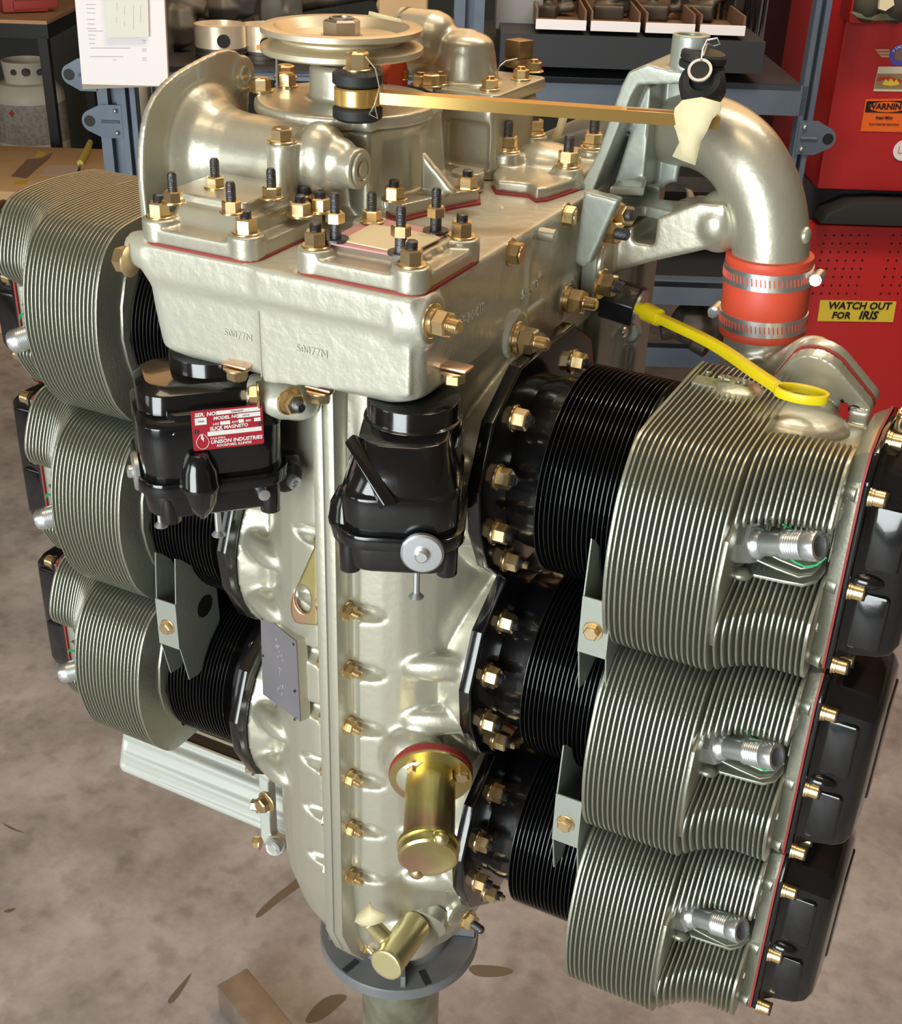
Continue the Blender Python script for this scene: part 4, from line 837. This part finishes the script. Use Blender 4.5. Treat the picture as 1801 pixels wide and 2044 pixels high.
def ear(px,py,w,h,flip,par=RK):
    f=FR-.004; a=rz(px,py,f); s=1 if flip else -1; P=[]
    for i in range(-8,9): t=R_(i*9); P.append((w*.62*s+.34*h*s*math.cos(t)*1.0,.34*h*math.sin(t)))
    P=[(-.3*w*s,-.5*h),(.35*w*s,-.5*h)]+P+[(.35*w*s,.5*h),(-.3*w*s,.5*h)]
    m=M(); m.prism([bpt(a[0]+x,f,a[1]+z) for x,z in P],bpt(0,.01,0)-bpt(0,0,0)); o=obj('side_bracket',m,RACK,par)
    m=M(); c=bpt(a[0]+s*(w*.62+.10*h),f-.001,a[1]); m.cyl(c,c+(bpt(0,.012,0)-bpt(0,0,0)),.011,n=20); obj('bracket_hole',m,INK,o)
    m=M(); m.tube([bpt(a[0]-.2*w*s,f-.001,a[1]),bpt(a[0]+.35*w*s,f-.001,a[1])],.003,n=8); obj('bracket_rib',m,RACK,o)
    for z in(-.33,.33):
        m=M(); m.ell(bpt(a[0]-.12*w*s,f-.002,a[1]+z*h),(.005,.005,.005),nu=10,nv=6); obj('bracket_rivet',m,ZINCM,o)
ear(225,243,.065,.066,False); ear(175,150,.050,.062,False); ear(1610,276,.060,.066,True)
# --- things on the rack
def thing_on(px,py,f,name,label,cat,builder,group=None):
    a=rz(px,py,f); base=bpt(a[0],f,a[1]); e=empty(name,tuple(base),label,cat,group); builder(e,base); return e
def piston(e,b,r=.052,h=.072,tilt=0):
    m=M(); m.lathe(b,(0,0,1),[(r*.96,0),(r,.002),(r,.012),(r*.94,.0125),(r*.94,.016),(r,.0165),(r,.022),(r*.94,.0225),(r*.94,.026),(r,.0265),(r,.030)],40); obj('ring_land',m,DIRT,e)
    m=M(); m.lathe(b,(0,0,1),[(r,.0295),(r,h),(r*.93,h+.0005),(r*.91,h-.01)],40); sk=obj('skirt',m,ALU,e)
    d=(bpt(.3,-1,0)-bpt(0,0,0)).normalized(); m=M(); m.cyl(b+V((0,0,.046))+d*r*.90,b+V((0,0,.046))+d*(r+.001),.013,n=20); obj('pin_bore',m,INK,sk)
thing_on(443,122,FR+.06,'piston','used aluminium piston with a polished skirt, left one on the shelf','piston',piston)
thing_on(527,128,FR+.10,'piston','aluminium piston with a dark pin bore, right one on the shelf','piston',lambda e,b:piston(e,b,.045,.078))
def blob(name,px,py,f,w,d,h,m_,label,cat,rot=0,shape='box'):
    a=rz(px,py,f); m=M(); c=bpt(a[0],f+d/2,a[1]+h/2)
    if shape=='box': m.box(c,(w,d,h),BR@Matrix.Rotation(rot,4,'Z'))
    o=obj(name,m,m_,bevel=.002); tag(o,label,cat); return o
def lump(px,py,f,pieces,name,label,cat,m_,vox=.004):
    a=rz(px,py,f); b=bpt(a[0],f,a[1]); m=M()
    for kind,off,sz in pieces:
        c=b+(bpt(off[0],off[1],off[2])-bpt(0,0,0))
        if kind=='e': m.ell(c,sz,nu=7,nv=4)
        elif kind=='b': m.box(c,sz,BR@Matrix.Rotation(off[0]*9,4,'Z'))
        elif kind=='c': m.cyl(c,c+(bpt(sz[0],sz[1],sz[2])-bpt(0,0,0)),sz[3])
    o=cast(name,m,m_,None,voxel=vox,it=2); tag(o,label,cat); return o
GREYD=mat('dusty_grey_casting',(.11,.10,.085),.6,.4,mix=((.2,.19,.16),12,.4,.7))
lump(360,110,FR+.18,[('b',(-.03,0,.06),(.05,.06,.13)),('e',(.0,0,.06),(.05,.04,.05)),('c',(-.04,0,.12),(.10,0,-.03,.014)),('b',(.03,.02,.10),(.06,.05,.05))],'engine_casting','dusty grey engine casting at the left of the shelf','engine part',GREYD)
lump(440,40,FR+.30,[('e',(0,0,.03),(.06,.05,.04)),('c',(-.06,0,.05),(.11,0,.02,.02)),('e',(.05,0,.05),(.04,.04,.05)),('b',(-.03,0,.09),(.07,.05,.05))],'engine_casting','grey casting lying behind the left piston','engine part',GREYD)
lump(545,50,FR+.34,[('b',(0,0,.03),(.05,.04,.10)),('b',(.04,.02,.05),(.04,.05,.12)),('c',(-.04,0,.0),(.08,0,.03,.016))],'connecting_rod','angular grey connecting rod leaning behind the right piston','engine part',GREYD)
lump(655,40,FR+.52,[('c',(-.12,0,.02),(.26,0,.05,.016)),('e',(-.1,0,.02),(.04,.03,.03)),('e',(.12,0,.07),(.05,.03,.03))],'connecting_rod','long dark rod lying behind the pulley','engine part',DIRT)
lump(806,62,FR+.2,[('b',(0,0,.05),(.10,.06,.05)),('e',(-.03,0,.05),(.03,.03,.03))],'engine_casting','tan casting above the elbow cover at the top','engine part',CARD)
o=blob('cardboard_carton',1035,60,FR+.12,.095,.12,.14,mat('grey_carton',(.30,.29,.28),.8),'pale grey carton standing on the upper tray','box')
BIN=mat('bin_brown',(.17,.10,.06),.7)
for i,(x0_,x1_) in enumerate(((1068,1168),(1177,1275),(1286,1384),(1394,1484))):
    yb=66; ztr=rz(1260,66,FR-.02)[1]+.001; a=(rz(x0_,yb,FR)[0],ztr); b=(rz(x1_,yb,FR)[0],ztr); w=b[0]-a[0]; lab=['leftmost','second from left','third from left','rightmost'][i]
    e=empty('parts_tray',tuple(bpt((a[0]+b[0])/2,FR+.03,a[1])),lab+' of four open cardboard parts trays with white front on the rack','tray','parts trays')
    m=M(); bx(m,a[0],b[0],FR-.010,FR+.30,a[1],a[1]+.004); bx(m,a[0],a[0]+.004,FR-.010,FR+.30,a[1],a[1]+.035); bx(m,b[0]-.004,b[0],FR-.010,FR+.30,a[1],a[1]+.035); bx(m,a[0],b[0],FR+.296,FR+.30,a[1],a[1]+.035); obj('tray_body',m,BIN,e)
    m=M(); bx(m,a[0],b[0],FR-.016,FR-.011,a[1],a[1]+.018); obj('white_front',m,PAPER,e)
    lb=['dark carburettor body heaped in the leftmost tray','dark bracket pile in the second tray','dark valve parts in the third tray','dark pump body in the rightmost tray'][i]
    pc_=[('b',(random.uniform(-.03,.03),.10,.02),(.06,.05,.03)),('b',(.015+.01*i,.12,.045),(.025,.04,.05)),('c',(-.045,.1,.02),(.08,.0,.03*(i%2)+.01,.008)),('c',(-.02,.12,.03),(.0,.0,.05,.010)),('e',(.03,.14,.05),(.016,.02,.016))]
    lump((x0_+x1_)/2,60,FR+.04,pc_,'carburettor_part',lb,'engine part',DIRT)
# coiled black hose
a=rz(1440,55,FR+.35); e=empty('coiled_hose',tuple(bpt(a[0],FR+.35,a[1])),'coil of thin black ribbed hose at the top of the rack','hose')
for k in range(9):
    m=M(); c=bpt(a[0]-.03+.012*k,FR+.28,a[1]+.06); m.tube([c+(bpt(.0+.03*math.cos(t),0,0)-bpt(0,0,0))*1.0+V((0,0,.13*math.sin(t)))+(bpt(0,.10*math.cos(t),0)-bpt(0,0,0)) for t in [2*math.pi*i/28 for i in range(29)]],.004,n=6,cap=False); obj('coil',m,BLKM,e)
lump(1395,690,FR+.06,[('e',(-.02,0,.05),(.06,.05,.05)),('c',(-.09,0,.03),(.12,0,.02,.02)),('e',(.03,.0,.06),(.03,.04,.06)),('c',(-.02,-.03,.02),(.03,-.02,-.01,.02))],'starter_motor','dark greasy motor on the lower shelf seen above the yellow handle','engine part',DIRT)
lump(292,262,FR+.2,[('b',(0,0,.06),(.03,.04,.14)),('e',(.02,0,.0),(.03,.03,.03))],'engine_casting','cream parts stack on the middle shelf at left','engine part',OFFW)
lump(290,372,FR+.2,[('e',(0,0,.04),(.06,.05,.05)),('b',(.03,0,.06),(.05,.05,.06))],'plastic_bag','crumpled grey plastic bag on the lowest left shelf','bag',GREYD)
# --- clipboard with papers (hung on the rack)
f=FR-.10; CLB=empty('clipboard',tuple(bpt(rz(245,170,f)[0],f,rz(245,172,f)[1])),'clipboard of white printed forms hanging on the rack at top left','clipboard')
def fq(pts,f): return [at(a,b,'f',f) for a,b in pts]
nb=bpt(0,1,0)-bpt(0,0,0)
def card(name,pts,f,m_,par,th=.003):
    g=M(); g.prism(fq(pts,f),nb*th); return obj(name,g,m_,par)
card('board',[(146,-40),(328,-40),(338,172),(165,178)],f,mat('board_tan',(.45,.38,.28),.7),CLB,.004)
pg=M(); pg.prism(fq([(146,-40),(326,-40),(336,172),(164,168)],f-.004),nb*.003); ex=bpt(1,0,0)-bpt(0,0,0)
pg.mt(1)
for i,(y0,xs) in enumerate([(8,(172,192)),(16,(173,190)),(25,(173,191)),(38,(174,190)),(47,(175,190)),(56,(174,192)),(61,(176,206)),(69,(176,191)),(77,(177,190)),(86,(178,189)),(95,(180,260)),(97,(283,293)),(101,(284,292)),(112,(180,246)),(115,(284,292)),(119,(226,232)),(119,(284,293)),(80,(283,292)),(84,(285,291))]):
    pg.prism(fq([(xs[0],y0),(xs[1],y0+.4),(xs[1],y0+1.4),(xs[0],y0+1.0)],f-.0046),nb*.0002)
obj('form_page',pg,[PAPER,mat('faint_print',(.45,.43,.46),.8)],CLB)
n2=M(); n2.prism(fq([(205,-40),(294,-40),(297,74),(216,75)],f-.012),nb*.002); n2.mt(1)
for x,y0,y1 in((233,5,22),(232,34,45),(248,12,30),(248,42,52),(280,10,45),(266,10,60)): n2.prism(fq([(x,y0),(x+1.2,y0),(x+1.2,y1),(x,y1)],f-.0125),nb*.0002)
obj('pinned_slip',n2,[mat('slip_paper',(.80,.80,.72),.8),mat('faint_print_green',(.60,.62,.55),.8)],CLB)
# --- red tool cabinets
FC=2.78
def rface(pts,f): return fq(pts,f)
TC=empty('tool_chest',tuple(bpt(rz(1760,450,FC)[0],FC,rz(1760,378,FC)[1])),'red steel upper tool chest covered in stickers','tool chest')
zb=rz(1631,377,FC)[1]; r0_=rz(1631,377,FC)[0]-.0
g=M(); bx(g,r0_,r0_+.75,FC,FC+.5,zb,zb+.62); obj('body',g,CABR,TC,bevel=.004)
g=M(); rr_=rz(1690,30,FC)[0]; zz=rz(1690,48,FC-.06)[1]; bx(g,r0_-.012,r0_+.045,FC-.06,FC+.02,zz,zz+.4); obj('lid_corner',g,CABR,TC,bevel=.008)
g=M(); bx(g,rz(1560,300,3.45)[0],rz(1700,300,3.45)[0],3.45,3.9,FZ,zb+.6); o=obj('shaded_chest_side',g,CABD); tag(o,'stand-in for the shaded red chest side, shade put into its colour, between the rack post and the tool chest','cabinet')  # extra box in place of the chest's own side, painted as if in shade
TB=empty('tool_cabinet',tuple(bpt(r0_+.3,FC,FZ)),'red lower tool cabinet with perforated front and yellow sticker','tool cabinet')
zc_=rz(1620,448,FC)[1]; g=M(); bx(g,r0_-.04,r0_+.75,FC,FC+.5,FZ+.02,zc_); obj('body',g,CABR,TB,bevel=.004)
g=M(); bx(g,r0_-.045,r0_+.76,FC+.04,FC+.48,zc_-.001,zb-.001); obj('dark_gap',g,RACKD,TB)
g=M(); a=rz(1637,447,FC-.04); b=rz(1700,403,FC-.04); P=[(a[0],a[1]),(a[0]+.012,a[1]+.022),(a[0]+.06,b[1]-.004),(a[0]+.13,b[1]+.001),(a[0]+.6,b[1]-.004),(a[0]+.6,a[1])]
g.prism([bpt(x,FC-.04,z) for x,z in P],nb*.10); obj('rubber_tray',g,mat('charcoal_rubber',(.022,.023,.022),.65),TB,bevel=.003)
g=M()
for j in range(11):
    for i in range(26):
        if i in(6,7): continue
        x=1648+i*17.0-j*3.6; y=470+j*16.6
        if x>1830 or x<1600 or (y>590 and x<1800): continue
        c=at(x,y,'f',FC-.0012); g.cyl(c,c+nb*.002,.0026,n=6)
o=obj('punched_holes',g,INK,TB); tag(o,kind='stuff')
def sticker(par,name,pts,f,m_,label=None):
    g=M(); g.prism(fq(pts,f),nb*.0008); o=obj(name,g,m_,par); 
    if label: o['label']=label
    return o
def pxu(px,py,f,s=1): return at(px,py,'f',f)
exb=(at(1790,602,'f',FC)-at(1637,600,'f',FC)).normalized(); eyb=V((0,0,1))
YS=mat('sticker_yellow',(.88,.66,.06),.5); OS=mat('sticker_orange',(.95,.16,.02),.5)
g=M(); g.prism(fq([(1638,599),(1790,602),(1783,643),(1632,641)],FC-.002),nb*.001); g.mt(1)
text(g,'WATCH OUT',at(1716,611,'f',FC-.0032),exb,eyb,.0235,bold=True,ital=.12); text(g,'FOR',at(1679,630,'f',FC-.0032),exb,eyb,.0225,bold=True,ital=.12); text(g,'IRIS',at(1733,630,'f',FC-.0032),exb,eyb,.0275,bold=True,ital=.2)
o=obj('sticker',g,[YS,INK],TB); o['label']='yellow sticker reading WATCH OUT FOR IRIS'
g=M(); g.prism(fq([(1729,198),(1815,197),(1808,264),(1718,262)],FC-.002),nb*.001); g.mt(1); g.prism(fq([(1731,202),(1813,201),(1811,226),(1727,224)],FC-.0030),nb*.0006)
g.mt(0); 
el=[at(1772+38*math.cos(t)*1.0,213.5+10.5*math.sin(t),'f',FC-.0036) for t in [2*math.pi*i/24 for i in range(24)]]; g.prism(el,nb*.0005)
g.mt(1); text(g,'WARNING',at(1772,213,'f',FC-.0042),exb,eyb,.0175,bold=True); text(g,'Read Mine',at(1765,235,'f',FC-.0032),exb,eyb,.0085,bold=True,ital=.2); text(g,"Don't Heed the Instructions",at(1765,248,'f',FC-.0032),exb,eyb,.0056,bold=True)
o=obj('sticker',g,[OS,INK],TC); o['label']='orange WARNING sticker'
g=M(); g.prism(fq([(1754,133),(1815,133),(1806,183),(1744,182)],FC-.002),nb*.001); g.mt(1); g.prism(fq([(1752,147),(1812,147),(1806,178),(1746,177)],FC-.003),nb*.0006)
g.mt(2); g.prism(fq([(1750,160),(1757,154),(1775,153),(1800,160),(1798,166),(1775,158),(1756,162)],FC-.0036),nb*.0005); g.mt(3); g.prism(fq([(1761,169),(1768,158),(1774,163),(1779,156),(1785,164),(1790,158),(1797,168),(1780,172)],FC-.0040),nb*.0005)
o=obj('sticker',g,[OFFW,mat('sticker_tan',(.35,.25,.12),.6),mat('sticker_red',(.6,.04,.02),.6),YS],TC); o['label']='tan picture sticker with yellow flames'
g=M(); c=at(1796,110,'f',FC-.002); g.cyl(c,c-nb*.001,.0215,n=32); g.mt(1); g.cyl(c-nb*.001,c-nb*.0015,.0115,n=24)
g.mt(2)
for k,ch in enumerate('VINTAGE'):
    t=R_(150-k*22); q=c-nb*.0012+exb*.0165*math.cos(t)+eyb*.0165*math.sin(t); text(g,ch,q,exb*math.sin(t)-eyb*math.cos(t),exb*math.cos(t)+eyb*math.sin(t),.0085,bold=True)
g.mt(3)
for i,(x0w,y0w) in enumerate(((1746,98),(1750,104),(1755,110))): g.prism(fq([(x0w,y0w),(1777,y0w),(1776,y0w+4.5),(x0w+6,y0w+4.5)],FC-.0028),nb*.0008)
o=obj('sticker',g,[mat('badge_blue',(.10,.10,.50),.5),mat('badge_brown',(.25,.15,.12),.6),WHITE,mat('badge_tan',(.65,.38,.28),.6)],TC); o['label']='blue round VINTAGE badge with a wing'
g=M(); c=at(1804,300,'f',FC-.002); g.cyl(c,c-nb*.001,.0225,n=32); g.mt(1); text(g,'L',at(1797,300,'f',FC-.0034),exb,eyb,.022); o=obj('sticker',g,[PAPER,mat('faint_red',(.7,.25,.25),.6)],TC); o['label']='round white sticker'
# cap on the chest front edge
e=empty('baseball_cap',tuple(at(1765,36,'f',FC-.07)),'worn olive baseball cap resting on the tool chest top at right','cap')
g=M(); P=[(1703,28),(1712,36),(1745,42),(1801,40),(1840,30),(1840,14),(1780,26),(1735,32),(1712,26)]; g.prism(fq(P,FC-.09),nb*.03); obj('brim',g,mat('olive_cloth',(.17,.16,.10),.9),e,bevel=.002)
g=M(); g.ell(at(1735,8,'f',FC-.06),(.030,.04,.036)); g.ell(at(1790,0,'f',FC-.06),(.045,.045,.045)); obj('crown',g,mat('dark_olive_cloth',(.06,.055,.04),.9),e)
g=M(); g.prism(fq([(1757,0),(1783,-6),(1786,10),(1768,22),(1755,18)],FC-.115),nb*.01); obj('front_patch',g,CREAM,e)
# --- propane tank, table, cardboard box, tool
FT_=5.5; tr=rz(66,250,FT_)[0]; tz=rz(66,275,FT_)[1]-.16
PT_=empty('propane_tank',tuple(bpt(tr,FT_,tz)),'white propane tank with collar behind the black table leg','gas tank')
s_=rz(128,200,FT_)[0]-tr
g=M(); h1=rz(66,195,FT_)[1]-tz; h2=rz(66,162,FT_)[1]-tz; h3=rz(66,120,FT_)[1]-tz
g.lathe(bpt(tr,FT_,tz),(0,0,1),[(s_*.75,0),(s_,.05),(s_,h1),(s_*.97,h1+.03),(s_*.80,(h1+h2)/2+.03),(s_*.45,h2+.005),(.02,h2+.01)],40); obj('body',g,OFFW,PT_)
g=M(); g.lathe(bpt(tr,FT_,tz),(0,0,1),[(s_*1.003,h1-.17),(s_*1.004,h1-.165),(s_*1.004,h1-.008),(s_*1.003,h1-.006)],40,False); obj('label_band',g,mat('tank_label',(.50,.46,.40),.7,mix=((.38,.34,.30),60,.45,.6)),PT_)
g=M(); g.lathe(bpt(tr,FT_,tz),(0,0,1),[(s_*.60,h2-.005),(s_*.62,h2+.03),(s_*.66,h3),(s_*.62,h3+.002),(s_*.58,h2+.03),(s_*.56,h2)],28,False); cl=obj('collar',g,OFFW,PT_)
g=M()
for px in(28,52,80): c=at(px,144,'f',FT_-s_*.60); g.cyl(c-nb*.012,c+nb*.01,.016 if px==52 else .012,n=16)
obj('collar_opening',g,DIRT,cl)
g=M(); g.prism(fq([(17,226),(23,220),(29,227),(23,234)],FT_-s_*1.01),nb*.004); obj('hazard_diamond',g,mat('hazard_red',(.6,.05,.04),.6),PT_)
FTb=4.65
TBL=empty('side_table',tuple(bpt(rz(90,270,FTb)[0],FTb,FZ)),'small table with plywood top and black steel frame at top left','table')
zt_=rz(93,42,FTb)[1]
g=M(); a=rz(93,43,FTb)[0]; bx(g,a-.8,a,FTb,FTb+.55,zt_-.012,zt_); obj('table_top',g,WOOD,TBL)
g=M(); bx(g,a-.8,a,FTb,FTb+.55,zt_-.06,zt_-.0125); obj('apron',g,BLKM,TBL)
for dx,dy in((-.04,0),(-.04,.51),(-.76,0),(-.76,.51)): g=M(); bx(g,a+dx,a+dx+.034,FTb+dy,FTb+dy+.034,FZ,zt_-.05); obj('leg',g,BLKM,TBL)
# red vise on table
p=bpt(rz(60,34,FTb+.2)[0],FTb+.2,zt_); VS=empty('bench_vise',tuple(p),'red painted vise base on the plywood table','vise')
g=M(); c=p+(bpt(-.02,0,.03)-bpt(0,0,0)); g.box(c,(.16,.10,.05),BR@Matrix.Rotation(.5,4,'Z')); g.box(c+V((-.02,0,.05)),(.07,.06,.08),BR); REDV=mat('faded_red',(.42,.06,.05),.6); obj('base',g,REDV,VS,bevel=.006)
g=M(); g.box(c+(bpt(.05,-.02,.0)-bpt(0,0,0)),(.16,.03,.03),BR@Matrix.Rotation(.6,4,'Z')); obj('slide_bar',g,REDV,VS,bevel=.004)
# cardboard box
FB=3.95; za=rz(100,385,FB)[1]
CB=empty('cardboard_box',tuple(bpt(rz(60,500,FB)[0],FB,FZ)),'large closed cardboard box with printed labels on the floor at left','box')
ra=rz(172,372,FB)[0]; zbk=rz(100,272,FB+.6)[1]
g=M(); bx(g,ra-.75,ra,FB,FB+.60,FZ,za); obj('carton',g,CARD,CB,bevel=.004)
def topq(name,pts,m_,par=CB):
    g=M(); g.prism([at(a,b,'z',za+.0012) for a,b in pts],(0,0,.0008)); return obj(name,g,m_,par)
topq('packing_tape',[(22,352),(55,318),(82,316),(105,304),(98,316),(52,356)],mat('brown_print',(.26,.17,.13),.6)); topq('white_label',[(78,350),(100,330),(170,330),(158,352)],mat('tan_label',(.62,.50,.42),.7)); topq('yellow_mark',[(70,312),(75,302),(92,305),(88,312)],mat('yellow_mark',(.70,.52,.05),.6)); topq('yellow_mark',[(28,370),(30,362),(55,360),(50,368)],mat('yellow_mark2',(.70,.52,.05),.6))
# yellow tool on box
g=M(); P=[at(x,y,'z',za+.012) for x,y in((180,284),(175,298),(168,312),(160,326))]; g.tube(P,[.010,.012,.012,.011],n=10); e=obj('yellow_handle_tool',g,mat('tool_yellow',(.65,.55,.12),.5)); tag(e,'yellow ribbed tool handle lying on the cardboard box','tool')
g=M(); P=[at(x,y,'z',za+.006) for x,y in((160,326),(158,340),(152,352))]; g.tube(P,.004,n=8); 
o=obj('cable_lead',g,BLKM); tag(o,'thin black lead trailing from the yellow tool','cable')
# dark cardboard stack behind
g=M(); a=rz(112,100,4.0); b=rz(150,300,4.0); bx(g,a[0],b[0]+.03,4.75,5.1,FZ,rz(100,30,4.75)[1]); o=obj('brown_panel',g,mat('brown_panel_mat',(.13,.085,.05),.8)); tag(o,'tall brown panel standing behind the cardboard box','panel')
